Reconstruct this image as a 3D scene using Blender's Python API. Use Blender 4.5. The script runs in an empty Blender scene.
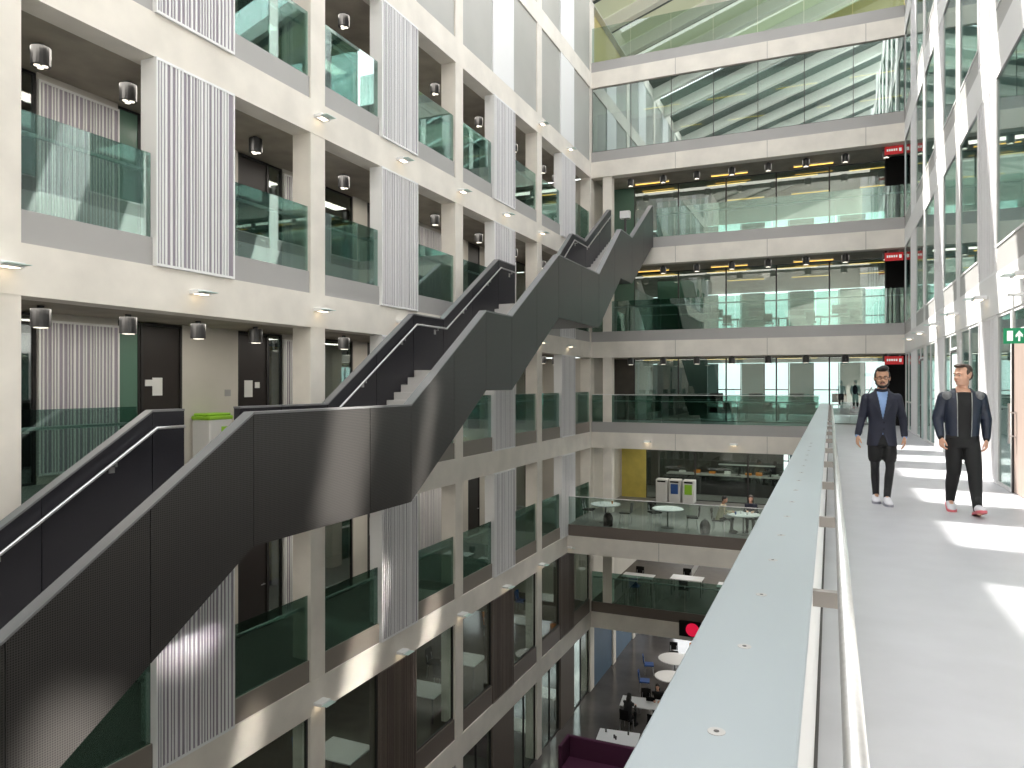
import bpy, bmesh, math, random
from mathutils import Vector, Matrix
random.seed(7)
sc = bpy.context.scene
COL = sc.collection
PI = math.pi
# ------------------------------------------------------------------ measures
TH = .415; CH = 1.64; A = 9.53; XR = 2.49; B = 30.16
P = 6.11; Y0 = 5.97; ST = 3.9
BB, BT = 2.78, 3.46           # beam bottom / top above the floor below it
CW = .45
OPA, PAN = 2.0, 1.6           # opening, panel, opening inside one bay
LV = {4: 'four storeys above walkway', 3: 'three storeys above walkway', 2: 'two storeys above walkway',
      1: 'one storey above walkway', 0: 'at walkway level', -1: 'one storey below walkway',
      -2: 'two storeys below walkway', -3: 'on the ground storey'}
OR = ['first', 'second', 'third', 'fourth', 'fifth', 'sixth', 'seventh', 'eighth', 'ninth', 'tenth', 'eleventh', 'twelfth',
      'thirteenth', 'fourteenth', 'fifteenth', 'sixteenth', 'seventeenth', 'eighteenth', 'nineteenth', 'twentieth',
      'twenty-first', 'twenty-second', 'twenty-third', 'twenty-fourth']
# ------------------------------------------------------------------ materials
def srgb(r, g, b):
    f = lambda v: (v/255/12.92) if v/255 <= .04045 else ((v/255+.055)/1.055)**2.4
    return (f(r), f(g), f(b), 1)
def newmat(n):
    m = bpy.data.materials.new(n); m.use_nodes = True
    return m, m.node_tree, m.node_tree.nodes['Principled BSDF']
def coords(nt, scale=(1, 1, 1)):
    tc = nt.nodes.new('ShaderNodeTexCoord'); mp = nt.nodes.new('ShaderNodeMapping')
    mp.inputs['Scale'].default_value = scale
    nt.links.new(tc.outputs['Object'], mp.inputs['Vector']); return mp.outputs['Vector']
def mat(n, c, rough=.6, metal=0, var=0, vscale=3, bump=0, bscale=40, stretch=(1, 1, 1), emit=0, spec=.5):
    m, nt, b = newmat(n)
    b.inputs['Base Color'].default_value = srgb(*c); b.inputs['Roughness'].default_value = rough
    b.inputs['Metallic'].default_value = metal; b.inputs['Specular IOR Level'].default_value = spec
    if emit:
        b.inputs['Emission Color'].default_value = srgb(*c); b.inputs['Emission Strength'].default_value = emit
    if var or bump:
        v = coords(nt, stretch)
    if var:
        nz = nt.nodes.new('ShaderNodeTexNoise'); nz.inputs['Scale'].default_value = vscale; nz.inputs['Detail'].default_value = 5
        nt.links.new(v, nz.inputs['Vector'])
        cr = nt.nodes.new('ShaderNodeValToRGB')
        cr.color_ramp.elements[0].position = .3; cr.color_ramp.elements[1].position = .7
        lo = [max(0, x*(1-var)) for x in c]; hi = [min(255, x*(1+var*.6)) for x in c]
        cr.color_ramp.elements[0].color = srgb(*lo); cr.color_ramp.elements[1].color = srgb(*hi)
        nt.links.new(nz.outputs['Fac'], cr.inputs['Fac']); nt.links.new(cr.outputs['Color'], b.inputs['Base Color'])
    if bump:
        n2 = nt.nodes.new('ShaderNodeTexNoise'); n2.inputs['Scale'].default_value = bscale; nt.links.new(v, n2.inputs['Vector'])
        bp = nt.nodes.new('ShaderNodeBump'); bp.inputs['Strength'].default_value = bump; bp.inputs['Distance'].default_value = .01
        nt.links.new(n2.outputs['Fac'], bp.inputs['Height']); nt.links.new(bp.outputs['Normal'], b.inputs['Normal'])
    return m
def glass(n, tint, refl=.12, edge=.6, rough=.01, rc=(255, 255, 255)):
    m = bpy.data.materials.new(n); m.use_nodes = True; nt = m.node_tree; nt.nodes.clear()
    o = nt.nodes.new('ShaderNodeOutputMaterial'); mx = nt.nodes.new('ShaderNodeMixShader')
    t = nt.nodes.new('ShaderNodeBsdfTransparent'); g = nt.nodes.new('ShaderNodeBsdfGlossy')
    t.inputs['Color'].default_value = srgb(*tint); g.inputs['Roughness'].default_value = rough; g.inputs['Color'].default_value = srgb(*rc)
    lw = nt.nodes.new('ShaderNodeLayerWeight'); lw.inputs['Blend'].default_value = .35
    mr = nt.nodes.new('ShaderNodeMapRange'); mr.inputs['To Min'].default_value = refl; mr.inputs['To Max'].default_value = edge
    nt.links.new(lw.outputs['Fresnel'], mr.inputs['Value']); nt.links.new(mr.outputs['Result'], mx.inputs['Fac'])
    nt.links.new(t.outputs[0], mx.inputs[1]); nt.links.new(g.outputs[0], mx.inputs[2]); nt.links.new(mx.outputs[0], o.inputs['Surface'])
    return m
M = {}
M['concrete'] = mat('pale_concrete', (230, 224, 214), .75, var=.05, vscale=1.3, bump=.06)
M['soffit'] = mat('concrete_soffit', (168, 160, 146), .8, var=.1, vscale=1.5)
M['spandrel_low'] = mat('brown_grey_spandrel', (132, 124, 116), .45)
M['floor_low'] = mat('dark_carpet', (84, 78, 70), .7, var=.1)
M['spandrel'] = mat('grey_metal_spandrel', (168, 166, 164), .45, var=.02, vscale=.8)
M['grey_panel'] = mat('grey_metal_panel', (172, 171, 166), .4, var=.03, vscale=.6)
M['white'] = mat('white_metal', (236, 236, 236), .45)
M['white_matt'] = mat('white_paint', (226, 226, 224), .7)
M['rib_back'] = mat('lilac_grey_backing', (150, 142, 153), .6)
M['brown'] = mat('brown_metal', (112, 102, 95), .45, metal=.2)
M['brown_dark'] = mat('brown_backing', (72, 62, 58), .5)
M['frame_dark'] = mat('dark_frame', (38, 36, 36), .4)
M['black'] = mat('black_matt', (15, 14, 15), .8, spec=.2)
M['door'] = mat('dark_door', (34, 28, 26), .45)
M['door_wood'] = mat('pale_wood_door', (158, 140, 130), .5, var=.06, vscale=3, stretch=(6, 6, .6))
M['wallpale'] = mat('pale_plaster', (205, 200, 190), .8, var=.04, vscale=.9)
M['bracketgrey'] = mat('bracket_grey', (150, 144, 138), .5)
M['steel'] = mat('brushed_steel', (200, 200, 200), .28, metal=.9, var=.04, vscale=30)
M['dgrey'] = mat('lamp_grey', (76, 76, 77), .35, metal=.6)
M['lens'] = mat('lamp_lens', (255, 246, 228), .3, emit=1.3)
M['lamp_glow'] = mat('wall_lamp_lens', (255, 236, 205), .3, emit=5)
M['strip'] = mat('warm_strip', (255, 200, 84), .4, emit=2.0)
M['floor'] = mat('walkway_floor', (174, 175, 179), .38, var=.035, vscale=2.2, bump=.03, bscale=120)
M['gallery_floor'] = mat('gallery_floor', (122, 122, 120), .4, var=.06, vscale=2)
M['ground_floor'] = mat('polished_dark_floor', (92, 88, 86), .16, var=.2, vscale=.6)
M['coping'] = mat('blue_grey_coping', (150, 160, 166), .32, var=.05, vscale=1.2, stretch=(1, .25, 1))
M['stairgrey'] = mat('stair_coping', (122, 122, 124), .38, metal=.3)
M['stairin'] = mat('stair_inner', (40, 39, 44), .35, metal=.3)
M['step'] = mat('step_grey', (186, 184, 182), .6)
M['yellow'] = mat('yellow_wall', (214, 196, 96), .6, var=.05)
M['green'] = mat('lime_green', (150, 205, 50), .5)
M['blue'] = mat('blue_plastic', (40, 82, 150), .45)
M['bluegrey'] = mat('blue_wall', (72, 96, 118), .5, var=.1, vscale=.7)
M['teal_wall'] = mat('teal_wall', (152, 176, 172), .5, var=.08, vscale=.7)
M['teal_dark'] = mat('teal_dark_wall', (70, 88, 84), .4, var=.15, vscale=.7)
M['red'] = mat('red_sign', (205, 40, 45), .5, emit=.25)
M['redlogo'] = mat('red_logo', (220, 20, 60), .5, emit=.6)
M['signgreen'] = mat('exit_green', (20, 140, 90), .5, emit=.25)
M['signwhite'] = mat('exit_white', (245, 250, 245), .5, emit=.4)
M['tabletop'] = mat('white_tabletop', (226, 228, 230), .3)
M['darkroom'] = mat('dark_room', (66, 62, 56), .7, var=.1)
M['purple'] = mat('purple_cloth', (70, 22, 54), .8)
M['orange'] = mat('orange_cloth', (214, 130, 40), .7)
M['paper'] = mat('paper_white', (225, 225, 222), .7)
M['seal'] = mat('dark_joint', (60, 58, 56), .7)
M['roof'] = mat('roof_beam_white', (236, 234, 226), .6)
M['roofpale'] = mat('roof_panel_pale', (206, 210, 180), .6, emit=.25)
M['roofgrey'] = mat('roof_panel_grey', (88, 96, 92), .6)
M['warm_ceiling'] = mat('warm_ceiling', (205, 190, 130), .6)
M['glassg'] = glass('green_glass', (206, 226, 220), .17, .7, rc=(218, 232, 229))
M['glassg2'] = glass('green_glass_deep', (184, 206, 198), .10, .5, rc=(208, 224, 219))
M['glassroom'] = glass('room_glass', (212, 226, 222), .12, .6)
M['glassmirror'] = glass('mirror_glass', (196, 214, 208), .42, .85, rc=(236, 246, 244))
M['glassright'] = glass('right_glass', (205, 224, 220), .3, .6, rc=(238, 248, 246))
M['glassclear'] = glass('clear_glass', (222, 232, 228), .035, .3)
M['frost'] = mat('frosted_glass_sheet', (190, 215, 208), .35)
M['frostgreen'] = mat('frosted_green_panel', (88, 120, 104), .25)
# perforated stair cladding
def perf():
    m, nt, b = newmat('perforated_dark_metal')
    v = coords(nt); sp = nt.nodes.new('ShaderNodeSeparateXYZ'); nt.links.new(v, sp.inputs[0])
    def op(o, a, b_=None, val=None):
        n = nt.nodes.new('ShaderNodeMath'); n.operation = o; nt.links.new(a, n.inputs[0])
        if b_ is not None: nt.links.new(b_, n.inputs[1])
        elif val is not None: n.inputs[1].default_value = val
        return n.outputs[0]
    K = 2*PI/.034
    a = op('SINE', op('MULTIPLY', op('ADD', sp.outputs['Y'], sp.outputs['Z']), val=K*.7))
    c = op('SINE', op('MULTIPLY', op('SUBTRACT', sp.outputs['Y'], sp.outputs['Z']), val=K*.7))
    d = op('MULTIPLY', a, c)
    cr = nt.nodes.new('ShaderNodeValToRGB'); nt.links.new(d, cr.inputs['Fac'])
    cr.color_ramp.elements[0].position = .05; cr.color_ramp.elements[0].color = srgb(62, 60, 59)
    cr.color_ramp.elements[1].position = .4; cr.color_ramp.elements[1].color = srgb(20, 19, 19)
    nt.links.new(cr.outputs['Color'], b.inputs['Base Color'])
    b.inputs['Roughness'].default_value = .42; b.inputs['Metallic'].default_value = .25
    return m
M['perf'] = perf()
# ------------------------------------------------------------------ builders
class Struct:
    def __init__(s, name, label, cat): s.name = name; s.label = label; s.cat = cat
class MB:
    def __init__(s): s.bm = bmesh.new()
    def box(s, x0, x1, y0, y1, z0, z1):
        if x0 > x1: x0, x1 = x1, x0
        v = [s.bm.verts.new(p) for p in ((x0, y0, z0), (x1, y0, z0), (x1, y1, z0), (x0, y1, z0), (x0, y0, z1), (x1, y0, z1), (x1, y1, z1), (x0, y1, z1))]
        for f in ((3, 2, 1, 0), (4, 5, 6, 7), (0, 1, 5, 4), (1, 2, 6, 5), (2, 3, 7, 6), (3, 0, 4, 7)): s.bm.faces.new([v[i] for i in f])
        return s
    def rings(s, rings, cap=True):
        rr = [[s.bm.verts.new(p) for p in r] for r in rings]; n = len(rr[0])
        for a, b in zip(rr, rr[1:]):
            for i in range(n): s.bm.faces.new((a[i], a[(i+1) % n], b[(i+1) % n], b[i]))
        if cap: s.bm.faces.new(rr[0][::-1]); s.bm.faces.new(rr[-1])
        return s
    def lathe(s, prof, cx=0, cy=0, cz=0, n=16):
        return s.rings([[(cx+r*math.cos(2*PI*i/n), cy+r*math.sin(2*PI*i/n), cz+z) for i in range(n)] for r, z in prof])
    def tube(s, pts, r, n=10, ry=None):
        pts = [Vector(p) for p in pts]; rs = r if isinstance(r, (list, tuple)) else [r]*len(pts); R = []
        up0 = Vector((0, 0, 1))
        for i, p in enumerate(pts):
            d = (pts[min(i+1, len(pts)-1)]-pts[max(i-1, 0)]).normalized()
            up = up0 if abs(d.z) < .95 else Vector((0, 1, 0))
            a = d.cross(up).normalized(); b = a.cross(d).normalized()
            q = rs[i]; q2 = q if ry is None else ry
            R.append([p+a*q*math.cos(2*PI*k/n)+b*q2*math.sin(2*PI*k/n) for k in range(n)])
        return s.rings(R)
    def poly(s, pts, d):           # prism: polygon pts, extruded by vector d
        d = Vector(d); a = [s.bm.verts.new(p) for p in pts]; b = [s.bm.verts.new(Vector(p)+d) for p in pts]; n = len(a)
        s.bm.faces.new(a[::-1]); s.bm.faces.new(b)
        for i in range(n): s.bm.faces.new((a[i], a[(i+1) % n], b[(i+1) % n], b[i]))
        return s
    def ell(s, c, r, n=14, m=10, rot=None):
        c = Vector(c); R = []
        for j in range(1, m):
            t = PI*j/m
            ring = []
            for i in range(n):
                v = Vector((r[0]*math.sin(t)*math.cos(2*PI*i/n), r[1]*math.sin(t)*math.sin(2*PI*i/n), -r[2]*math.cos(t)))
                if rot: v = rot @ v
                ring.append(c+v)
            R.append(ring)
        return s.rings(R)
    def mesh(s, name, m, smooth=False, bevel=0):
        if bevel:
            bmesh.ops.bevel(s.bm, geom=s.bm.edges[:], offset=bevel, segments=1, affect='EDGES')
        bmesh.ops.recalc_face_normals(s.bm, faces=s.bm.faces[:])
        me = bpy.data.meshes.new(name); s.bm.to_mesh(me); s.bm.free(); me.materials.append(m)
        if smooth:
            for p in me.polygons: p.use_smooth = True
        return me
    def build(s, name, m, parent=None, smooth=False, bevel=0, loc=None):
        me = s.mesh(name, m, smooth, bevel)
        if isinstance(parent, Struct):
            o = bpy.data.objects.new(parent.name, me); COL.objects.link(o)
            return tag(o, '%s of the %s' % (name.replace('_', ' '), parent.label), parent.cat, kind='structure')
        o = bpy.data.objects.new(name, me); COL.objects.link(o)
        if parent: o.parent = parent
        if loc: o.location = loc
        return o
def tag(o, label=None, cat=None, group=None, kind=None):
    if label: o['label'] = label
    if cat: o['category'] = cat
    if group: o['group'] = group
    if kind: o['kind'] = kind
    return o
def empty(name, loc=(0, 0, 0), rz=0, **k):
    o = bpy.data.objects.new(name, None); o.empty_display_size = .1; COL.objects.link(o); o.location = loc; o.rotation_euler = (0, 0, rz)
    return tag(o, **k)
def inst(me, name, parent=None, loc=(0, 0, 0), rz=0):
    o = bpy.data.objects.new(name, me); COL.objects.link(o); o.location = loc; o.rotation_euler = (0, 0, rz)
    if parent: o.parent = parent
    return o
def copytree(o, loc=None, rz=None, label=None, group=None, parent=None):
    c = o.copy(); COL.objects.link(c)
    if parent: c.parent = parent
    if loc is not None: c.location = loc
    if rz is not None: c.rotation_euler = (0, 0, rz)
    if label: c['label'] = label
    if group: c['group'] = group
    for ch in list(o.children): copytree(ch, parent=c)
    return c
# ------------------------------------------------------------------ two facades
def side(s):
    """s=-1: concrete facade at X=-A facing +X ; s=+1: glazed side at X=XR facing -X. returns x at depth d behind the face"""
    return (lambda d: -A-d) if s < 0 else (lambda d: XR+d)
SNAME = {-1: 'concrete facade', 1: 'glazed side facade'}
wl = Struct('wall_left', 'pale concrete grid facade facing the atrium', 'wall')
wr = Struct('wall_right', 'pale glazed facade beside the walkway', 'wall')
KS = {-1: range(-1, 4), 1: range(0, 4)}
LEVS = {-1: range(-3, 5), 1: range(0, 5)}
YEND = B
for s, W in ((-1, wl), (1, wr)):
    X = side(s); cm = M['concrete'] if s < 0 else M['white_matt']
    ya = Y0+P*KS[s][0]-CW
    for k in list(KS[s])+[4]:
        yc = Y0+P*k
        if k == 4: continue
        z0 = -11.7 if s < 0 else 0
        MB().box(X(0), X(CW), yc-CW, yc, z0, 20.3 if s > 0 else 18.3).build('column', cm, W)
    for lv in LEVS[s]:
        if lv == LEVS[s][0] and s > 0: continue
        if lv == -3: continue
        z = lv*ST
        MB().box(X(-.006), X(CW), ya, B, z-ST+BB, z-ST+BT).build('beam', cm, W)
    MB().box(X(-.006), X(CW), ya, B, 4*ST+BB, 4*ST+BT+.1).build('beam', cm, W)
MB().box(-A-.45, -A, B-.12, B+.45, -11.7, 18.3).build('column', M['concrete'], wl)
# gallery slabs, ceilings
def slab(lv, x0, x1, y0, y1, top=M['gallery_floor'], nm='floor'):
    z = lv*ST
    o = MB().box(x0, x1, y0, y1, z-.3, z).build(nm, top); tag(o, 'grey gallery floor %s' % LV[lv], 'floor', kind='structure')
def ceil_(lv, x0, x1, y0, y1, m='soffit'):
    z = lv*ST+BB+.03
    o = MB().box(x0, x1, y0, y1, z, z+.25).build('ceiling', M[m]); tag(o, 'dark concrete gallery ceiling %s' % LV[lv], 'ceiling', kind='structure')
YS = Y0-P-CW
for lv in (-2, -1, 0, 1, 2):
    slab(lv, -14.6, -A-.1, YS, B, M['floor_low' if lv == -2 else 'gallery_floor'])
    o = MB().box(-14.6, -A-.46, B+.01, B+.2, lv*ST, lv*ST+BB).build('wall_corridor', M['wallpale']); tag(o, 'end wall of the corridor %s' % LV[lv], 'wall', kind='structure')
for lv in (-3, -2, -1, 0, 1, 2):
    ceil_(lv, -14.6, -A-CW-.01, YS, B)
for lv in (1, 2, 3, 4):
    slab(lv, XR+.1, XR+5, Y0-.4, B)
for lv in (0, 1, 2, 3, 4):
    ceil_(lv, XR+CW+.01, XR+5, Y0-.4, B, 'white_matt')
o = MB().box(XR, XR+.3, -9, Y0-.45, 0, 20.3).build('wall_near', M['white_matt']); tag(o, 'plain white wall continuing the glazed side', 'wall', kind='structure')
o = MB().box(XR, XR+5, Y0-.4, B, -.3, -.004).build('floor', M['floor']); tag(o, 'pale floor inside the glazed rooms', 'floor', kind='structure')
for lv in (-2, -3, -1, 0, 1, 2):
    z = lv*ST
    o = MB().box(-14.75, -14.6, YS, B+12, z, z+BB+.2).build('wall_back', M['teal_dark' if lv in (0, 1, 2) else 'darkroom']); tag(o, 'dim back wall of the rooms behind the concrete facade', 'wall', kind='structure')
o = MB().box(XR+5, XR+5.15, Y0-.4, B+9, 0, 18.5).build('wall_side', M['teal_wall']); tag(o, 'pale green back wall of the rooms behind the glass', 'wall', kind='structure')

# ---- ribbed panel (thing): casing, backing, ribs
def rib_panel_meshes(w, h, d, key, mw, mb):
    rnd = random.Random(key)
    c = MB()
    c.box(0, d, 0, .03, 0, h); c.box(0, d, w-.03, w, 0, h); c.box(0, d, .03, w-.03, 0, .04); c.box(0, d, .03, w-.03, h-.04, h)
    casing = c.mesh('casing', mw)
    back = MB().box(.018, .05, .03, w-.03, .04, h-.04).mesh('backing', mb)
    r = MB(); y = .06
    while y < w-.09:
        ww = rnd.choice((.014, .02, .026, .036)); r.box(0.002, .018, y, y+ww, .04, h-.04); y += ww+rnd.choice((.03, .04, .05, .062))
    ribs = r.mesh('rib', mw)
    return casing, back, ribs
HP = BB+.44-.006
RP = {'w': [rib_panel_meshes(PAN, HP, .34, i, M['white'], M['rib_back']) for i in range(3)],
      'b': [rib_panel_meshes(PAN, HP, .30, 9, M['brown'], M['brown_dark'])],
      'v': [rib_panel_meshes(1.45, 2.55, .12, 5, M['white_matt'], M['rib_back'])]}
SWP = MB().box(-.04, .04, -.014, -.001, -.09, .09).box(-.02, .02, -.02, -.014, .02, .06).box(-.02, .02, -.02, -.014, -.06, -.02).mesh('switch_plate', M['dgrey'])
def rib_panel(s, d, y, z, kind, i, label, group):
    X = side(s); t = empty('ribbed_panel', (X(d), y, z), label=label, cat='wall panel', group=group)
    cs, bk, rb = RP[kind][i % len(RP[kind])]
    for me, n in ((cs, 'casing'), (bk, 'backing'), (rb, 'rib')):
        o = inst(me, n, t)
        if s < 0: o.scale = (-1, 1, 1)
    if kind == 'w' and s < 0:
        inst(SWP, 'switch_plate', t, (-.17, 0, 1.62))
    return t
# ---- wall light: slab that sticks out, with glowing lens
wl_body = MB().box(0, .2, -.15, .15, -.035, .03).mesh('housing', M['white'], bevel=.004)
wl_lens = MB().box(.06, .17, -.1, .1, -.041, -.036).mesh('lens', M['lamp_glow'])
wl_tip = MB().box(.201, .33, -.15, .15, -.012, -.004).mesh('glass_visor', M['frost'])
def wall_light(s, y, z, label, rz=None, x=None):
    X = side(s); t = empty('wall_light', (X(-.01) if x is None else x, y, z), (0 if s < 0 else PI) if rz is None else rz, label=label, cat='wall light', group='white wall lights on the concrete beams')
    inst(wl_body, 'housing', t); inst(wl_lens, 'lens', t); inst(wl_tip, 'glass_visor', t)
# ---- downlight
dl_body = MB().lathe([(.05, 0), (.05, -.04), (.135, -.05), (.135, -.32), (.12, -.325)], n=18).mesh('housing', M['dgrey'], smooth=False)
dl_lens = MB().lathe([(.045, -.335), (.045, -.32)], .05, .03, n=10).lathe([(.045, -.335), (.045, -.32)], -.05, .03, n=10).lathe([(.045, -.335), (.045, -.32)], 0, -.055, n=10).mesh('lens', M['lens'])
def downlight(x, y, z, label, group):
    t = empty('downlight', (x, y, z), label=label, cat='ceiling light', group=group)
    inst(dl_body, 'housing', t); inst(dl_lens, 'lens', t)
# ---- balustrade
def balustrade(x0, y0, x1, y1, z, label, cat='balustrade', g='glassg', rail=True, h=1.3, group=None, split=2.2, cap=False, zb=0.0, inward=1):
    """from (x0,y0) to (x1,y1); local x along"""
    L = math.hypot(x1-x0, y1-y0); t = empty('glass_balustrade', (x0, y0, z), math.atan2(y1-y0, x1-x0), label=label, cat=cat, group=group)
    n = max(1, round(L/split)); w = L/n
    for i in range(n):
        MB().box(i*w+.006, (i+1)*w-.006, -.008, .008, zb, h).build('glass_pane', M[g], t)
    if rail:
        rl = MB().box(.02, L-.02, inward*.10-.025, inward*.10+.025, h-.28, h-.235).build('handrail', M['white'], t)
        b = MB()
        for i in range(n+1):
            q = min(max(i*w, .12), L-.12); b.box(q-.02, q+.02, min(0.01*inward, inward*.1), max(.01*inward, inward*.1), h-.31, h-.27)
        b.build('bracket', M['steel'], t)
    if cap: MB().box(0, L, -.014, .014, h, h+.02).build('top_rail', M['white'], t)
    return t
# ---- window with frame
WN = [0]; DN = [0]
def window_y(x, y0, y1, z0, z1, label, g='glassroom', fm='frame_dark', muls=(), trans=(), fw=.04, t=.06):
    WN[0] += 1
    w = empty('window_%d' % WN[0], (x, y0, z0), kind='structure', label=label, cat='window'); L = y1-y0; H = z1-z0
    f = MB().box(-t/2, t/2, 0, fw, 0, H).box(-t/2, t/2, L-fw, L, 0, H).box(-t/2, t/2, fw, L-fw, 0, fw).box(-t/2, t/2, fw, L-fw, H-fw, H)
    for m in muls: f.box(-t/2, t/2, m-fw/2, m+fw/2, fw, H-fw)
    for q in trans: f.box(-t/2+.01, t/2-.01, fw, L-fw, q-fw/2, q+fw/2)
    f.build('frame', M[fm], w)
    MB().box(-.006, .006, fw, L-fw, fw, H-fw).build('pane', M[g], w)
    return w
def window_x(y, x0, x1, z0, z1, label, g='glassroom', fm='frame_dark', muls=(), trans=(), fw=.04, t=.06):
    w = window_y(0, 0, x1-x0, z0, z1, label, g, fm, muls, trans, fw, t); w.location = (x0, y, z0); w.rotation_euler = (0, 0, -PI/2)
    for c in w.children: c.scale = (1, -1, 1)
    w.rotation_euler = (0, 0, PI/2)
    return w
def door_y(x, y0, y1, z0, h, label, leafm='door', face=1, handle=True):
    DN[0] += 1
    d = empty('door_%d' % DN[0], (x, y0, z0), kind='structure', label=label, cat='door'); L = y1-y0
    MB().box(-.05, .05, 0, .05, 0, h).box(-.05, .05, L-.05, L, 0, h).box(-.05, .05, .05, L-.05, h-.05, h).build('door_frame', M['frame_dark'], d)
    lf = MB().box(-.025, .025, .055, L-.055, .01, h-.055).build('door_leaf', M[leafm], d)
    if handle: MB().tube([(face*.03, L-.14, 1.0), (face*.08, L-.14, 1.0), (face*.08, L-.26, 1.0)], .011, 8).build('door_handle', M['steel'], lf)
    return d
# ---- build the bays
for s in (-1, 1):
    X = side(s); C = SNAME[s]; W = wl if s < 0 else wr
    tot = len(KS[s])
    for lv in LEVS[s]:
        zf = lv*ST; zb = zf-.44; zt = zf+BB
        for k in KS[s]:
            y = Y0+P*k; e = y+P-CW
            if k == 3: e = B-.12
            yb = y+OPA+PAN
            ki = k-KS[s][0]
            bayn = 'bay %s' % OR[ki]
            tl = '%s bay towards the end wall, %s' % (OR[ki], LV[lv])
            if s < 0:
                if lv in (3, 4):
                    for (a, b_, m_, nm) in ((y, y+OPA, 'grey_panel', 'grey'), (y+OPA, yb, 'white', 'white'), (yb, e, 'grey_panel', 'grey')):
                        if b_ <= a: continue
                        o = MB().box(X(.04 if nm == 'grey' else .0), X(.12), a+.008, b_-.008, zb+.01, zt-.01).build('cladding_panel', M[m_])
                        tag(o, 'smooth %s cladding panel, %s opening, %s bay, %s' % (nm, 'entry side' if a == y else ('end side' if nm == 'grey' else 'middle'), OR[ki], LV[lv]), 'cladding panel')
                elif lv in (-2, -3):
                    for j, (a, b_) in enumerate(((y, y+OPA), (yb, e))):
                        sill = .45 if lv == -2 else 0.0
                        z_ = zb if lv == -2 else zf
                        if lv == -2: MB().box(X(.03), X(.15), a, b_, zb, zf+.12).build('spandrel', M['brown'], W)
                        o = window_y(X(.1), a, b_, zf+(.12 if lv == -2 else .02), zt-.002, 'window with dark frame, %s half of %s' % (('entry', 'end')[j], tl), 'glassclear', 'frame_dark', muls=((b_-a)*.5,) if lv == -3 else ())
                    if lv == -2: rib_panel(-1, -.0, y+OPA, zb+.003, 'b', 0, 'brown ribbed panel, %s, concrete facade' % tl, 'brown ribbed panels')
                    else:
                        o = MB().box(X(0), X(.2), y+OPA, yb, zf, zt).build('cladding_panel', M['brown']); tag(o, 'brown flat panel, %s, concrete facade' % tl, 'cladding panel')
                else:
                    haspan = not (lv == 0 and k == 0)
                    ops = [(y, y+OPA), (yb, e)]
                    if lv == 0 and k == 0: ops = [(y, y+1.76)]
                    if lv == 1 and k == 2: ops = [(y, y+OPA-.3)]
                    for j, (a, b_) in enumerate(ops):
                        balustrade(X(.07), b_-.01, X(.07), a+.01, zf, 'green glass balustrade, %s half of %s' % (('entry', 'end')[j], tl), g='glassg' if lv >= 0 else 'glassg2', split=3, zb=-.0, inward=-1)
                    for (a, b_) in ((y, y+OPA), (yb if haspan else y+OPA, e)):
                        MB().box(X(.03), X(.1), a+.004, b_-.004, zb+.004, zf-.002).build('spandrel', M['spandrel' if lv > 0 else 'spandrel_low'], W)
                    if haspan: rib_panel(-1, -.05, y+OPA, zb+.003, 'w', k+lv, 'white ribbed panel, %s, concrete facade' % tl, 'white ribbed panels on the concrete facade')
            else:
                if lv > 0:
                    for j, (a, b_) in enumerate(((y, y+OPA), (yb, e))):
                        MB().box(X(.005), X(.12), a, b_, zb, zf-.02).build('spandrel', M['spandrel'], W)
                        window_y(X(.02), a, b_, zf-.02, zt-.002, 'tall green tinted window, %s half of %s' % (('entry', 'end')[j], tl), 'glassright', 'white_matt', fw=.035)
                    rib_panel(1, .0, y+OPA, zb+.003, 'w', k, 'white ribbed panel on glazed side, %s' % tl, 'white ribbed panels on the glazed side')
                else:
                    rib_panel(1, 0, y+OPA, -.005, 'w', k, 'white ribbed panel beside the walkway, %s' % tl, 'white ribbed panels on the glazed side').scale = (1, 1, (BB)/HP)
                    for j, (a, b_) in enumerate(((y, y+OPA), (yb, e))):
                        if j == 0:
                            door_y(X(.06), a, a+.98, 0, 2.4, 'framed timber door beside the walkway, %s' % tl, 'door_wood' if k == 1 else 'frost', face=-1, handle=(k != 1))
                            window_y(X(.04), a+.98, b_, 0, zt-.002, 'narrow glazed side panel, %s' % tl, 'glassright', 'white_matt', fw=.05)
                            window_y(X(.04), a, a+.98, 2.4, zt-.002, 'small glazed fanlight over a door, %s' % tl, 'glassright', 'white_matt', fw=.05)
                        else:
                            window_y(X(.04), a, b_, 0, zt-.002, 'shopfront style window, %s' % tl, 'glassright', 'white_matt', muls=((b_-a)*.5,), trans=(1.0,) if k % 2 else (), fw=.05)
# wall lights on the beams
for s in (-1, 1):
    for lv in ((1, 2, 3, -1, 0) if s < 0 else (1, 2, 3)):
        for k in range(0, 4):
            for j, yy in enumerate((Y0+P*k-CW/2, Y0+P*k+OPA+PAN/2)):
                if lv == 0: continue
                if s > 0 and lv != 1: continue
                if s < 0 and ((lv == 2 and k == 0 and (j or True)) or (lv == 3 and k < 3)) : continue
                zz = (lv-1)*ST+BB+(.36 if lv > 0 else .22)
                wall_light(s, yy, zz, 'white slab wall light, %s %s, %s, %s' % (OR[k], ('column', 'panel')[j], {1: 'above walkway storey', 2: 'over first upper storey', 3: 'over second upper storey', -1: 'below the lower gallery'}[lv], ('concrete side', 'glazed side')[s > 0]))
# downlights in the concrete-side galleries
for lv in (-1, 0, 1, 2):
    for i in range(16):
        yy = 7.05+1.47*i
        if yy > 29.5: continue
        downlight(-10.8, yy, lv*ST+BB+.03, 'grey cylindrical downlight, %s towards the end wall, gallery %s' % (OR[i], LV[lv]), 'downlights in the galleries behind the concrete facade')
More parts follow.
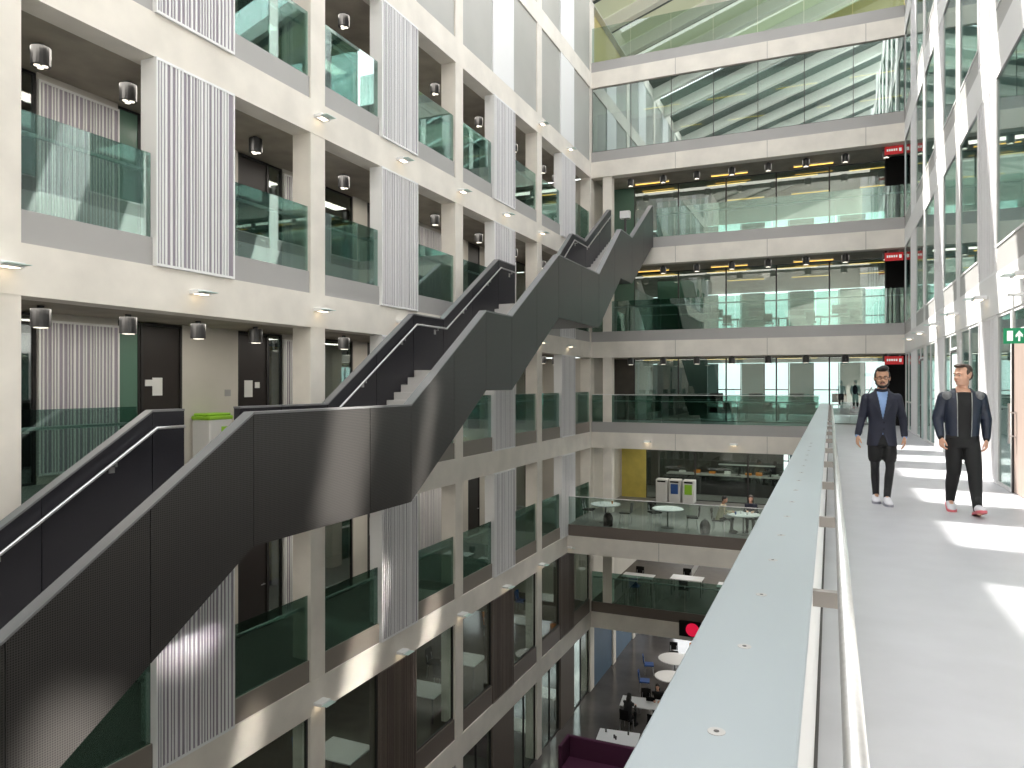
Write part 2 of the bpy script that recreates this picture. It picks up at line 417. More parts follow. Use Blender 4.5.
# ---- inner corridor wall on the concrete side
XB = -11.8
def corridor_wall(lv, items):
    z = lv*ST; H = BB+.03
    for it in items:
        kind, a, b_ = it
        pos = '%s, %.0f metres along' % (LV[lv], a)
        if kind == 'wall':
            o = MB().box(XB, XB-.15, a, b_, z, z+H).build('wall_corridor', M['wallpale']); tag(o, 'pale corridor wall section %s' % pos, 'wall', kind='structure')
        elif kind == 'rib':
            i = CNT['rib']; CNT['rib'] += 1
            t = rib_panel(-1, XB*-1-A-.06, a, z+.14, 'v', 0, 'shaded ribbed panel inside the corridor, %s' % posw(a, lv), 'ribbed panels on the corridor back wall')
            MB().box(-.06, -.1, 0, b_-a, -.14, H-.14).build('backing_board', M['wallpale'], t)
        elif kind == 'door':
            door_y(XB-.05, a, b_, z, H-.02, 'black full height door in the corridor %s' % posw(a, lv), 'door', face=1)
        elif kind == 'glass':
            window_y(XB-.05, a, b_, z, z+H-.02, 'narrow frosted sidelight in the corridor %s' % posw(a, lv), 'frostgreen')
        elif kind == 'yglass':
            window_y(XB-.05, a, b_, z, z+H-.02, 'glazed room front in the corridor %s' % posw(a, lv), 'glassroom')
def posw(y, lv):
    k = max(0, min(4, int((y-Y0+P)/P))); return '%s bay, %s' % (OR[k], LV[lv])
CNT = {'rib': 0}
for lv in (-1, 0, 1, 2):
    it = [('wall', YS, 2.4), ('rib', 2.4, 3.85), ('wall', 3.85, 5.9), ('door', 5.9, 6.85), ('wall', 6.85, 7.3), ('yglass', 7.3, 7.64), ('rib', 7.64, 9.1), ('glass', 9.1, 9.58), ('door', 9.58, 10.52), ('wall', 10.52, 12.0), ('door', 12.0, 12.93), ('yglass', 12.93, 13.4)]
    y = 13.4
    for k in range(3):
        it += [('rib', y, y+1.45), ('yglass', y+1.45, y+2.75), ('wall', y+2.75, y+3.4), ('door', y+3.4, y+4.33), ('wall', y+4.33, y+5.6), ('glass', y+5.6, min(y+6.11, B))]
        y += 6.11
    corridor_wall(lv, [i for i in it if i[1] < B-.1])
# yellow lit rooms behind the corridor glass: warm partition + ceiling strips
for lv in (0, 1, -1):
    for k in range(3):
        yy = 14.3+6.11*k
        o = MB().box(-14.55, -14.45, yy, yy+2.6, lv*ST, lv*ST+2.7).build('wall_yellow', M['yellow']); tag(o, 'yellow painted room wall behind corridor glass %s' % posw(yy, lv), 'wall', kind='structure')
        t = empty('ceiling_light', (-13, yy+1.2, lv*ST+2.752), label='warm strip light inside the room behind corridor glass, %s' % posw(yy, lv), cat='ceiling light')
        MB().box(-.06, .06, -.8, .8, 0, .06).build('housing', M['white'], t); MB().box(-.05, .05, -.78, .78, -.012, 0).build('diffuser', M['strip'], t)
# notices on doors, bin and switch at walkway level
def flatbox(name, x, y0, y1, z0, z1, m, label, cat, d=.012):
    o = MB().box(0, d, 0, y1-y0, 0, z1-z0).build(name, M[m], loc=(x, y0, z0)); tag(o, label, cat); return o
flatbox('paper_notice', XB-.02, 9.84, 10.06, 1.42, 1.76, 'paper', 'white paper notice on the black door beside the ribbed panel', 'notice')
flatbox('paper_notice', XB-.02, 9.68, 9.84, 1.6, 1.72, 'paper', 'small white door label beside the larger notice', 'notice')
flatbox('paper_notice', XB-.02, 12.2, 12.44, 1.35, 1.72, 'paper', 'white paper notice on the second black door past the bin', 'notice')
flatbox('paper_notice', XB-.02, 12.52, 12.66, 1.55, 1.68, 'paper', 'small white label high on the second black door', 'notice')
flatbox('paper_notice', XB-.02, 16.93, 17.2, -2.6, -2.1, 'paper', 'white paper notice on a door one storey below', 'notice')
flatbox('wall_switch', XB, 11.62, 11.78, 1.38, 1.52, 'spandrel', 'grey square switch plate on pale corridor wall above the bin', 'switch')
bn = empty('recycling_bin', (XB+.28, 11.02, 0), label='grey recycling bin with lime green lid by the corridor wall', cat='bin')
MB().box(-.24, .24, -.3, .3, 0, .92).build('bin_body', M['white_matt'], bn, bevel=.02)
MB().box(-.25, .25, -.32, .32, .92, 1.0).box(-.2, .2, -.31, .31, 1.0, 1.05).build('bin_lid', M['green'], bn, bevel=.02)
MB().box(.242, .25, .0, .2, .5, .78).build('bin_label', M['green'], bn)

# ------------------------------------------------------------------ end wall (far)
wf = Struct('wall_far', 'concrete end wall closing the atrium', 'wall')
for lv in range(-2, 6):
    zb, zt = (lv-1)*ST+BB, (lv-1)*ST+BT
    yy = B if lv != -1 else 27.02
    x1 = XR
    if lv == 0:
        MB().box(-A, -.06, yy, yy+.45, zb, zt).build('beam', M['concrete'], wf)
    elif lv == 5: continue
    else:
        MB().box(-A, x1, yy, yy+.45, zb, zt).build('beam', M['concrete'], wf)
    MB().box(-A+.002, -.07 if lv == 0 else x1, yy+.03, yy+.12, zt+.002, lv*ST-.002).build('spandrel', M['brown' if lv < 0 else 'spandrel'], wf)
# vertical joint lines
for lv in (-1, 0, 1, 2, 3, 4):
    for x in (-5.9, -2.3, 1.2):
        yy = B if lv != -1 else 27.02
        if lv == 0 and x > 0: continue
        MB().box(x, x+.012, yy-.002, yy+.01, (lv-1)*ST+BB, (lv-1)*ST+BT).build('joint', M['seal'], wf)
# slabs/ceilings behind the end wall
YB2 = B+12
for lv in (-2, -1, 0, 1, 2, 3, 4):
    y0 = 27.1 if lv == -1 else B+.1
    o = MB().box(-A if lv else -A, XR+5, y0, YB2, lv*ST-.3, lv*ST).build('floor', M['floor_low' if lv == -2 else ('gallery_floor' if lv else 'floor')]); tag(o, 'floor behind the end wall %s' % LV[lv], 'floor', kind='structure')
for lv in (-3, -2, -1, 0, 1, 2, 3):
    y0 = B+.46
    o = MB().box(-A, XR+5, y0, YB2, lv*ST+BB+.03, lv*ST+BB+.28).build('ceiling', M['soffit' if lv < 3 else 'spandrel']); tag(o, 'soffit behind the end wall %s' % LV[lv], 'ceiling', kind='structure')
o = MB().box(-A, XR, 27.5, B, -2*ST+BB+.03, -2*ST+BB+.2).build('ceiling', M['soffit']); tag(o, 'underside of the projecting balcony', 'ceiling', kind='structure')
# side closures + piered back wall (daylight through the windows)
for lv in range(-3, 4):
    z = lv*ST
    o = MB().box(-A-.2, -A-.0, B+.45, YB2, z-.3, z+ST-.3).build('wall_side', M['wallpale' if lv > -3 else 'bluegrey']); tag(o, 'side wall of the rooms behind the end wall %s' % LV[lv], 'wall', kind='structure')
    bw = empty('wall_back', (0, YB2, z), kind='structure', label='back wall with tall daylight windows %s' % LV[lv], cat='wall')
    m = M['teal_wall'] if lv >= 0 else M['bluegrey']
    for i in range(7):
        x = -A+i*2.5
        MB().box(x-.02, x+1.15, 0, .25, 0, BB).build('pier', m, bw)
    for i in range(7):
        x = -A+1.15+i*2.5
        f = MB().box(x, x+.05, .05, .15, 0, BB).box(x+1.25, x+1.3, .05, .15, 0, BB).box(x, x+1.3, .05, .15, 1.3, 1.36).build('frame', M['frame_dark'], bw)
    MB().box(-A, XR+5, 0, .25, 0, .35).build('sill', m, bw)
# dividing columns near the corner (walkway and lower levels)
for lv in (-1, 0, 1, 2, -2):
    z = lv*ST
    o = MB().box(-9.02, -8.62, B+.06, B+.45, z, z+BB).build('column', M['concrete'], wf)
# inner glass walls behind the galleries
YI = B+2.3
def ilabel(lv): return 'glass wall with slim mullions behind the end gallery %s' % LV[lv]
for lv in (0, 1, 2):
    xs = [-8.2, -6.2, -4.15, -2.1, -.05, 2.0]
    for i in range(len(xs)-1):
        window_x(YI, xs[i], xs[i+1], lv*ST, lv*ST+BB, 'glass room front, %s section, behind the end gallery %s' % (OR[i], LV[lv]), 'glassroom', trans=(), fw=.03)
    o = MB().box(-A, -8.2, YI-.05, YI+.1, lv*ST, lv*ST+BB).build('wall_gallery', M['frostgreen' if lv != 0 else 'darkroom']); tag(o, 'dark wall section at the gallery corner %s' % LV[lv], 'wall', kind='structure')
    o = MB().box(2.0, XR+.3, YI-.4, YI+.1, lv*ST, lv*ST+BB).build('wall_gallery', M['black']); tag(o, 'black wall section under the red sign %s' % LV[lv], 'wall', kind='structure')
    # partition inside: dark wall behind the first sections
    o = MB().box(-7.8, -5.4, YI+3, YI+3.15, lv*ST, lv*ST+BB).build('wall_room', M['teal_dark' if lv == 0 else 'frostgreen']); tag(o, 'dark green room partition behind glass %s' % LV[lv], 'wall', kind='structure')
# balustrades on end wall
balustrade(-A+.02, B+.07, -.42, B+.07, 0, 'long green glass balustrade on the end wall at walkway level', h=1.17, g='glassg2', inward=1, split=3, cap=True)
balustrade(-6.7, B+.07, XR-.02, B+.07, 7.8, 'green glass balustrade on the end wall two storeys above walkway', h=1.2, split=2.05)
balustrade(-A+.02, B+.07, XR-.02, B+.07, 3.9, 'green glass balustrade on the end wall one storey above walkway', h=1.3, split=3)
balustrade(-A+.02, 27.09, XR-.02, 27.09, -3.9, 'glass balustrade of the balcony with round tables', h=1.1, g='glassclear', split=3, cap=True, rail=False)
balustrade(-A+.02, B+.07, XR-.02, B+.07, -7.8, 'green glass balustrade on the end wall two storeys below walkway', h=1.3, g='glassg2', split=2.1)
balustrade(-A+.02, B+.07, XR-.02, B+.07, 15.6, 'clear glass balustrade on the end wall under the roof beams', g='glassclear', h=1.5, split=1.75, rail=False)
# full glazing three storeys up
for i in range(7):
    x0 = -A+.02+i*1.715
    window_x(B+.1, x0, x0+1.715, 11.72, 14.46, 'full height mirror-like pane, %s along the end wall, three storeys up' % OR[i], 'glassmirror', 'seal', fw=.012, t=.02)
for i, (a, b_, h) in enumerate(((-9.4, -7.9, 1.75), (-7.85, -6.95, 1.35), (-6.85, -5.8, 1.2), (-1.6, -.5, 1.3))):
    o = MB().box(a, b_, 0, .03, 0, h).build('frosted_screen', M['frost'], loc=(0, B+.5, 11.72)); tag(o, 'pale frosted screen behind mirror glass, %s from the concrete facade' % OR[i], 'screen')
# downlights + warm strips in end galleries
for lv in (1, 2, 0):
    for i in range(8):
        downlight(-8.0+1.42*i, B+.85, lv*ST+BB+.03, 'grey downlight, %s from the concrete facade, end gallery %s' % (OR[i], LV[lv]), 'downlights along the end galleries')
def strip(x, y, z, L, label, m='strip'):
    t = empty('ceiling_light', (x, y, z), label=label, cat='ceiling light')
    MB().box(0, L, -.05, .05, 0, .06).build('housing', M['white'], t); MB().box(.01, L-.01, -.045, .045, -.014, -.001).build('diffuser', M[m], t)
for lv in (0, 1, 2, 3):
    for i in range(4):
        for j in range(2):
            if lv == 0 and j: continue
            strip(-8+2.9*i+j*.5, YI+.9+3.0*j, lv*ST+2.752, 1.7, 'warm strip light, %s along, %s row, rooms behind end gallery %s' % (OR[i], OR[j], LV[lv]))
for lv in (1, 2):
    for i in range(3):
        strip(-8.0+3.3*i, B+1.7, lv*ST+2.752, 1.5, 'warm strip light, %s along the end gallery ceiling %s' % (OR[i], LV[lv]))
# red signs
def red_sign(z, n):
    t = empty('red_sign', (1.86, B+.42, z), label='red hanging sign with small white mark %s' % n, cat='sign')
    MB().box(0, .62, 0, .05, 0, .3).build('board', M['red'], t)
    w = MB()
    for i in range(5): w.box(.07+i*.075, .12+i*.075, -.004, 0, .12, .2)
    w.build('lettering', M['signwhite'], t); MB().box(.48, .56, -.004, 0, .09, .21).build('white_mark', M['signwhite'], t)
    MB().box(.1, .12, .02, .03, .3, .42).box(.5, .52, .02, .03, .3, .42).build('hanger', M['steel'], t)
red_sign(10.26, 'two storeys above walkway'); red_sign(6.27, 'one storey above walkway'); red_sign(2.38, 'over the end of the walkway')
# wall lights on beam at walkway level of end wall
for x in (-7.05, -3.55):
    wall_light(-1, B-.01, -.78, 'small wall light glowing on end wall beam, %s from the concrete facade' % ('first' if x < -5 else 'second'), rz=-PI/2, x=x)
# box with red round logo
t = empty('display_screen', (-5.72, B-.14, -8.72), label='black display box with a red round logo on lower end wall', cat='screen')
MB().box(0, .95, 0, .13, 0, .62).build('casing', M['black'], t, bevel=.01)
MB().poly([(.55+.27*math.cos(a*PI/12), -.003, .31+.27*math.sin(a*PI/12)) for a in range(24)], (0, -.006, 0)).build('logo_disc', M['redlogo'], t)

# ------------------------------------------------------------------ walkway
o = MB().box(-.062, XR+.0, -9, B+.1, -.44, 0).build('floor', M['floor']); tag(o, 'pale grey polished walkway floor', 'floor', kind='structure')
o = MB().box(-.4, -.062, -9, B-.01, -1.12, -.44).build('trim_1', M['concrete']); tag(o, 'concrete edge beam under the walkway', 'beam', kind='structure')
par = empty('parapet_wall', (0, 0, 0), label='low white parapet with blue-grey coping along the walkway', cat='parapet')
MB().box(-.36, -.068, -9, B-.15, -.44, .875).build('parapet_core', M['white_matt'], par)
MB().box(-.366, -.06, -9, B-.15, .876, .902).build('coping', M['coping'], par, bevel=.004)
MB().box(-.0675, -.052, -9, B-.15, .001, .006).build('base_joint', M['seal'], par)  # dark strip drawn as the shadow line between parapet and floor
sb = MB()
for i in range(16):
    yy = 1.58+.545*i
    sb.lathe([(.019, 0), (.019, .001), (.017, .0015)], -.222, yy, .902, n=16)
sc_ = sb.build('screw', M['spandrel'], par)
sb = MB()
for i in range(16):
    yy = 1.58+.545*i
    sb.lathe([(.006, 0), (.006, .0008)], -.222, yy, .9035, n=10)
sb.build('screw_socket', M['seal'], sc_)
hr = empty('handrail', (.046, 0, 0), label='polished steel handrail on flat brackets beside the walkway', cat='handrail')
MB().tube([(0, -8.9, .89), (0, B-.3, .89)], .024, 20).build('rail', M['steel'], hr, smooth=True)
for i in range(18):
    yy = 2.98+1.66*i-1.66
    if yy < B-.5: MB().box(-.108, -.012, yy-.02, yy+.02, .8, .858).build('bracket', M['bracketgrey'], hr)
# green emergency exit sign projecting from the glazed side
t = empty('exit_sign', (2.06, 11.2, 2.165), label='green emergency exit sign with arrow and running figure, hanging', cat='sign')
MB().box(0, .42, 0, .03, 0, .2).build('board', M['signgreen'], t)
g = MB(); F = -.004
def pg(pts): g.poly([(x*.72+.015, F, z) for x, z in pts], (0, .004, 0))
pg([(.03, .035), (.12, .035), (.12, .165), (.03, .165)])
pg([(.2, .03), (.23, .03), (.23, .1), (.27, .08), (.27, .11), (.215, .168), (.16, .11), (.16, .08), (.2, .1)])
pg([(.40+.02*math.cos(a*PI/5), .155+.02*math.sin(a*PI/5)) for a in range(10)])
pg([(.36, .14), (.385, .13), (.37, .08), (.39, .06), (.40, .03), (.42, .03), (.412, .07), (.40, .09), (.41, .12), (.44, .10), (.45, .112), (.41, .145), (.37, .152), (.32, .13), (.325, .115)])
pg([(.37, .085), (.35, .05), (.31, .045), (.31, .03), (.36, .033), (.39, .065)])
g.build('symbol', M['signwhite'], t)
MB().box(.1, .12, .01, .02, .2, .62).box(.32, .34, .01, .02, .2, .62).build('hanger', M['steel'], t)
MB().box(.05, .42, -.02, .05, .62, .65).build('mount', M['white'], t)
# timber pull handle on the door next to the sign
t = MB().tube([(0, 0, .75), (0, 0, 1.35)], .018, 10).box(-.005, .14, -.01, .01, .85, .87).box(-.005, .14, -.01, .01, 1.2, 1.22).build('pull_handle', M['steel'], loc=(XR-.05, 12.9, 0))
tag(t, 'long vertical steel pull handle on the timber door under exit sign', 'handle')
t = flatbox('door_plate', XR+.06, 12.4, 12.52, 1.4, 1.62, 'white', 'white card reader plate beside the timber door', 'door plate')

# ------------------------------------------------------------------ the big stair
st = empty('staircase', (-7.7, 0, 0), label='long dark metal staircase climbing across the atrium in straight flights', cat='staircase')
RISE = 1.95
prof = [(-1.0, -3.9), (1.2, -3.9), (4.1, -1.95), (4.1, -1.95)]
land = [(-1.2, 1.0, -3.9), (2.85, 4.08, -1.95), (7.18, 11.0, 0), (14.05, 15.43, 1.95), (18.6, 22.35, 3.9), (25.02, 26.58, 5.85), (29.9, 30.12, 7.8)]
top = []
for a, b_, z in land: top += [(a, z), (b_, z)]
def zt_at(y, pts):
    for (a, za), (b_, zb) in zip(pts, pts[1:]):
        if a <= y <= b_: return za+(zb-za)*(y-a)/max(b_-a, 1e-6)
    return pts[-1][1] if y > pts[-1][0] else pts[0][1]
UP, DOWN = 1.27, .45
def parapet(x0, x1, ya, yb, name, m, seams):
    ys = sorted({y for y, z in top if ya < y < yb} | {ya, yb} | {q for q in seams if ya < q < yb})
    mb = MB()
    for a, b_ in zip(ys, ys[1:]):
        if b_-a < .02: continue
        ga = .006 if a in seams else 0; gb = .006 if b_ in seams else 0
        za, zb = zt_at(a+ga, top), zt_at(b_-gb, top)
        mb.poly([(x0, a+ga, za-DOWN), (x0, b_-gb, zb-DOWN), (x0, b_-gb, zb+UP-.02), (x0, a+ga, za+UP-.02)], (x1-x0, 0, 0))
    o = mb.build(name, m, st); o.location = (7.7, 0, 0)
    mb = MB()
    xm0, xm1 = min(x0, x1)-.012, max(x0, x1)+.012
    kn = sorted({y for y, z in top if ya < y < yb} | {ya, yb})
    for a, b_ in zip(kn, kn[1:]):
        za, zb = zt_at(a, top)+UP-.02, zt_at(b_, top)+UP-.02
        mb.poly([(xm0, a, za), (xm0, b_, zb), (xm0, b_, zb+.03), (xm0, a, za+.03)], (xm1-xm0, 0, 0))
    c = mb.build(name+'_coping', M['stairgrey'], st); c.location = (7.7, 0, 0)
SE = [1.6, 4.12, 5.64, 7.18, 9.76, 11.0, 12.6, 14.05, 15.43, 17.0, 18.6, 20.6, 22.35, 24.2, 26.58, 28.4]
parapet(-6.8, -6.815, -1.2, 30.1, 'parapet_cladding', M['perf'], SE)
parapet(-6.83, -6.95, -1.2, 30.1, 'parapet_core', M['stairin'], [])
for (a, b_) in ((-1.2, 7.72), (8.8, 19.8), (22.0, 30.1)):
    parapet(-8.62, -8.74, a, b_, 'inner_parapet', M['stairin'], SE)
sp_ = sorted({y for y, z in top})
mb = MB()
for a, b_ in zip(sp_, sp_[1:]):
    za, zb = zt_at(a, top)-DOWN, zt_at(b_, top)-DOWN
    mb.poly([(-6.96, a, za), (-6.96, b_, zb), (-6.96, b_, zb+.05), (-6.96, a, za+.05)], (-1.65, 0, 0))
o = mb.build('soffit', M['stairin'], st); o.location = (7.7, 0, 0)
for i, (l0, l1) in enumerate(zip(land, land[1:])):
    mb = MB(); n = 12; y0, y1 = l0[1], l1[0]; g_ = (y1-y0)/(n-1); r_ = RISE/n
    for j in range(n-1):
        mb.box(-8.6, -6.97, y0+j*g_, y0+(j+1)*g_+.02, l0[2]+(j+1)*r_-.19, l0[2]+(j+1)*r_)
    o = mb.build('tread', M['step'], st); o.location = (7.7, 0, 0)
for a, b_, z in land:
    o = MB().box(-8.6, -6.97, a, b_+.02, z-.2, z).build('landing', M['step'], st); o.location = (7.7, 0, 0)
for a, b_, z in ((7.72, 8.8, 0), (19.8, 22.0, 3.9)):
    o = MB().box(-9.6, -8.6, a, b_, z-.25, z-.001).build('bridge', M['step'], st); o.location = (7.7, 0, 0)
# handrails on the inner parapet
def hrail(ya, yb):
    kn = sorted({y for y, z in top if ya < y < yb} | {ya, yb}); H = 1.03
    pts = [(-8.53, y, zt_at(y, top)+H) for y in kn]
    o = MB().tube(pts, .022, 10).build('handrail', M['steel'], st, smooth=True); o.location = (7.7, 0, 0)
    y = ya+.3
    while y < yb:
        z = zt_at(y, top)+H
        b = MB().box(-8.61, -8.53, y-.015, y+.015, z-.075, z-.06).box(-8.54, -8.52, y-.015, y+.015, z-.075, z-.02).box(-8.617, -8.605, y-.04, y+.04, z-.16, z-.05).build('handrail_bracket', M['steel'], o)
        y += 1.45
for a, b_ in ((-1, 7.65), (8.9, 19.7), (22.1, 30.0)): hrail(a, b_)
t = empty('equipment_box', (-8.3, 30.32, 7.8))
MB().box(0, .42, 0, .25, .95, 1.27).build('casing', M['white'], t, bevel=.005); MB().box(.17, .25, .09, .17, 0, .95).build('post', M['dgrey'], t)
tag(t, 'small white box on a post at top of the dark stair', 'box')

# ------------------------------------------------------------------ ground floor
o = MB().box(-14.7, XR+6, -6, 45, -11.9, -11.7).build('floor', M['ground_floor']); tag(o, 'dark polished ground floor of the atrium', 'floor', kind='structure')
o = MB().box(-.1, 0, -3, B, -11.7, -1.13).build('wall_under_walkway', M['darkroom']); tag(o, 'dim wall under the walkway', 'wall', kind='structure')  # unseen stand-in for open galleries, coloured dark to keep reflections out of glass
# furniture prototypes
def round_table(loc, d, label, group=None):
    t = empty('round_table', loc, label=label, cat='table', group=group)
    MB().lathe([(d/2-.01, .71), (d/2, .72), (d/2, .735), (d/2-.01, .745)], n=36).build('tabletop', M['tabletop'], t)
    MB().lathe([(.035, .03), (.03, .1), (.03, .7), (.12, .709)], n=14).build('pedestal', M['dgrey'], t)
    MB().lathe([(.26, 0), (.26, .015), (.05, .04)], n=24).build('base', M['dgrey'], t)
    return t
def rect_table(loc, rz, w, d, label, legm='dgrey'):
    t = empty('rectangular_table', loc, rz, label=label, cat='table')
    MB().box(-w/2, w/2, -d/2, d/2, .71, .74).build('tabletop', M['tabletop'], t, bevel=.004)
    for sx in (-1, 1):
        for sy in (-1, 1): MB().box(sx*(w/2-.06)-.02, sx*(w/2-.06)+.02, sy*(d/2-.06)-.02, sy*(d/2-.06)+.02, 0, .71).build('leg', M[legm], t)
    return t
CHP = {}
def chair(loc, rz, color, label, group=None):
    if color not in CHP:
        m = M[color]
        seat = MB().box(-.22, .22, -.21, .22, .42, .475).mesh('seat', m, bevel=.008)
        back = MB().rings([[(-.19+.38*i/8, .21-.035*math.sin(PI*i/8)*-1+.04*((j)/3)+dy,   .5+.12*j) for i in range(9)]+[(.19-.38*i/8, .235+.035*math.sin(PI*i/8)+.04*(j/3)+dy, .5+.12*j) for i in range(9)] for j, dy in ((0, 0), (1, 0), (2, 0), (3, 0))]).mesh('backrest', m)
        legs = [MB().tube([(sx*.17, sy*.16, .44), (sx*.2, sy*.2, 0)], .011, 8).mesh('leg', M['steel']) for sx in (-1, 1) for sy in (-1, 1)]
        bf = MB().tube([(-.14, .19, .45), (-.14, .235, .7)], .01, 8).tube([(.14, .19, .45), (.14, .235, .7)], .01, 8).mesh('back_frame', M['steel'])
        CHP[color] = (seat, back, legs, bf)
    seat, back, legs, bf = CHP[color]
    t = empty('cafe_chair', loc, rz, label=label, cat='chair', group=group)
    inst(seat, 'seat', t); inst(back, 'backrest', t); inst(bf, 'back_frame', t)
    for l in legs: inst(l, 'leg', t)
    return t
G = -11.7; L1 = -3.9; L2 = -7.8
o = MB().box(-14.7, XR+6, -9.3, -9, -11.7, 23).build('wall_near', M['wallpale']); tag(o, 'pale end wall of the atrium behind the viewer', 'wall', kind='structure')  # unseen wall, added to cut sky light on the near floor
o = MB().box(-A-5, -A, -9, YS, -11.7, 18.3).build('wall_near', M['concrete']); tag(o, 'plain concrete wall continuing the concrete facade', 'wall', kind='structure')
# ground storey tables
t1 = rect_table((-6.95, 25.15, G), .12, 1.45, 1.0, 'white rectangular table by the purple sofa on the ground floor')
t2 = rect_table((-6.85, 28.25, G), .12, 1.6, .95, 'white rectangular table with two people in black on ground floor')
round_table((-6.55, 33.4, G), 1.5, 'white round table on the ground floor beyond the blue chair')
round_table((-6.35, 31.3, G), 1.3, 'white round table on the ground floor near two in black')
chair((-7.65, 33.0, G), PI/2+.3, 'blue', 'blue chair beside the further round table on ground floor')
chair((-7.4, 31.1, G), PI/2+.2, 'blue', 'blue chair beside the nearer round table on ground floor')
chair((-6.9, 34.9, G), 0.2, 'black', 'black chair behind the further round table, ground floor')
chair((-6.1, 35.1, G), -.2, 'orange', 'rust coloured chair behind the further round table, ground floor')
chair((-6.9, 29.1, G), .1, 'black', 'black chair behind the table with two people')
chair((-7.2, 27.35, G), PI-.2, 'black', 'black chair under the person with long hair, ground floor')
chair((-6.2, 27.4, G), PI+.1, 'black', 'empty black chair tucked in near the long haired person')
chair((-6.35, 29.05, G), .1, 'black', 'black chair under the person with the laptop')
chair((-6.9, 24.35, G), PI, 'black', 'black chair between the empty white table and purple sofa')
chair((-6.45, 24.4, G), PI, 'black', 'second black chair beside the purple sofa end')
for i, (dx, dy) in enumerate(((-.5, .2), (-.1, -.12), (-.02, -.2), (.3, .3))):
    o = MB().lathe([(.03, 0), (.035, .1), (.03, .12)], n=10).build('salt_pot', M['dgrey'], loc=(-6.95+dx, 25.15+dy, G+.74)); tag(o, 'small grey pot on the empty white table, ground floor', 'pot', group='small pots on the empty ground floor table')
sf = empty('sofa', (-7.1, 23.45, G), label='dark purple high backed sofa on the ground floor', cat='sofa')
MB().box(-1.2, 1.1, -.5, .3, .12, .45).build('seat', M['purple'], sf, bevel=.03)
MB().box(-1.2, 1.1, .3, .45, .0, 1.15).build('backrest', M['purple'], sf, bevel=.03)
MB().box(-1.32, -1.2, -.5, .45, .0, 1.15).build('armrest', M['purple'], sf, bevel=.03)
MB().box(1.1, 1.22, -.5, .45, .0, 1.15).build('armrest', M['purple'], sf, bevel=.03)
lp = empty('laptop', (-6.55, 28.5, G+.74), .1, label='black laptop open on the ground floor table', cat='laptop')
MB().box(-.17, .17, -.0, .23, 0, .018).build('keyboard_base', M['black'], lp); MB().poly([(-.17, -.08, .2), (-.17, 0, .01), (-.17, .012, .012), (-.17, -.068, .205)], (.34, 0, 0)).build('screen', M['black'], lp)
# ground: columns and blue glazed rooms continuing beyond
for i, yy in enumerate((33.4, 37.2, 41)):
    o = MB().box(-9.9, -9.45, yy, yy+.45, G, G+2.9).build('column', M['concrete'], wf)
for i, (a, b_) in enumerate(((30.7, 33.4), (33.85, 37.2), (37.65, 41))):
    window_y(-9.7, a, b_, G, G+2.78, 'bluish glazed room front on the ground floor, %s beyond the end wall' % OR[i], 'glassmirror', 'frame_dark', muls=((b_-a)/2,))
# balcony tables
ctr = [(-8.24, 28.0), (-5.76, 27.98), (-2.95, 27.85)]
for i, (x, y) in enumerate(ctr):
    round_table((x, y, L1), 1.2, 'white round table on the balcony, %s from the concrete facade' % OR[i])
chair((-9.0, 28.2, L1), PI/2, 'black', 'dark chair between the concrete facade and first balcony table')
chair((-7.45, 28.1, L1), -PI/2, 'dgrey', 'grey chair on the far side of the first balcony table')
chair((-6.4, 28.6, L1), .7, 'black', 'dark chair behind the empty second balcony table')
chair((-4.85, 28.1, L1), -PI/2+.2, 'black', 'dark chair beside the second balcony table next to backpack')
chair((-3.85, 27.95, L1), PI/2, 'black', 'dark chair carrying the person in a beige jumper')
chair((-2.75, 28.75, L1), -.1, 'black', 'dark chair behind the third balcony table')
chair((-2.1, 27.9, L1), -PI/2, 'blue', 'blue chair at the third balcony table')
def cup(x, y, z, m, label, group=None):
    o = MB().lathe([(.028, 0), (.04, .1), (.036, .1), (.026, .01)], n=12).build('cup', M[m], loc=(x, y, z)); tag(o, label, 'cup', group)
cup(-8.45, 27.95, L1+.745, 'white', 'white cup on the first balcony table'); cup(-8.0, 28.1, L1+.745, 'orange', 'orange cup on the first balcony table')
cup(-3.05, 27.9, L1+.745, 'white', 'white cup in the middle of the third balcony table'); cup(-2.8, 27.7, L1+.745, 'white', 'white cup at the glass side of the third balcony table'); cup(-3.2, 27.65, L1+.745, 'blue', 'blue cup on the third balcony table')
# backpack
def backpack(loc, label):
    t = empty('backpack', loc, label=label, cat='bag')
    MB().ell((0, 0, .26), (.2, .14, .27)).box(-.16, .16, -.11, .11, 0, .3).build('bag_body', M['black'], t, smooth=True)
    MB().tube([(-.05, 0, .5), (0, 0, .57), (.05, 0, .5)], .012, 8).build('grab_loop', M['black'], t)
    MB().ell((0, -.14, .18), (.13, .05, .13)).build('front_pocket', M['black'], t, smooth=True)
backpack((-4.25, 27.35, L1), 'black backpack on the balcony floor behind the glass')
backpack((-7.95, 27.35, L1), 'black bag on the balcony floor under the first table')
o = MB().ell((0, 0, .13), (.17, .14, .14)).build('round_bag', M['white'], smooth=True, loc=(-2.55, 27.35, L1)); tag(o, 'white round bag on the balcony floor under the third table', 'bag')
MB().lathe([(.05, 0), (.06, .02)], 0, 0, .26).build('bag_patch', M['black'], o)
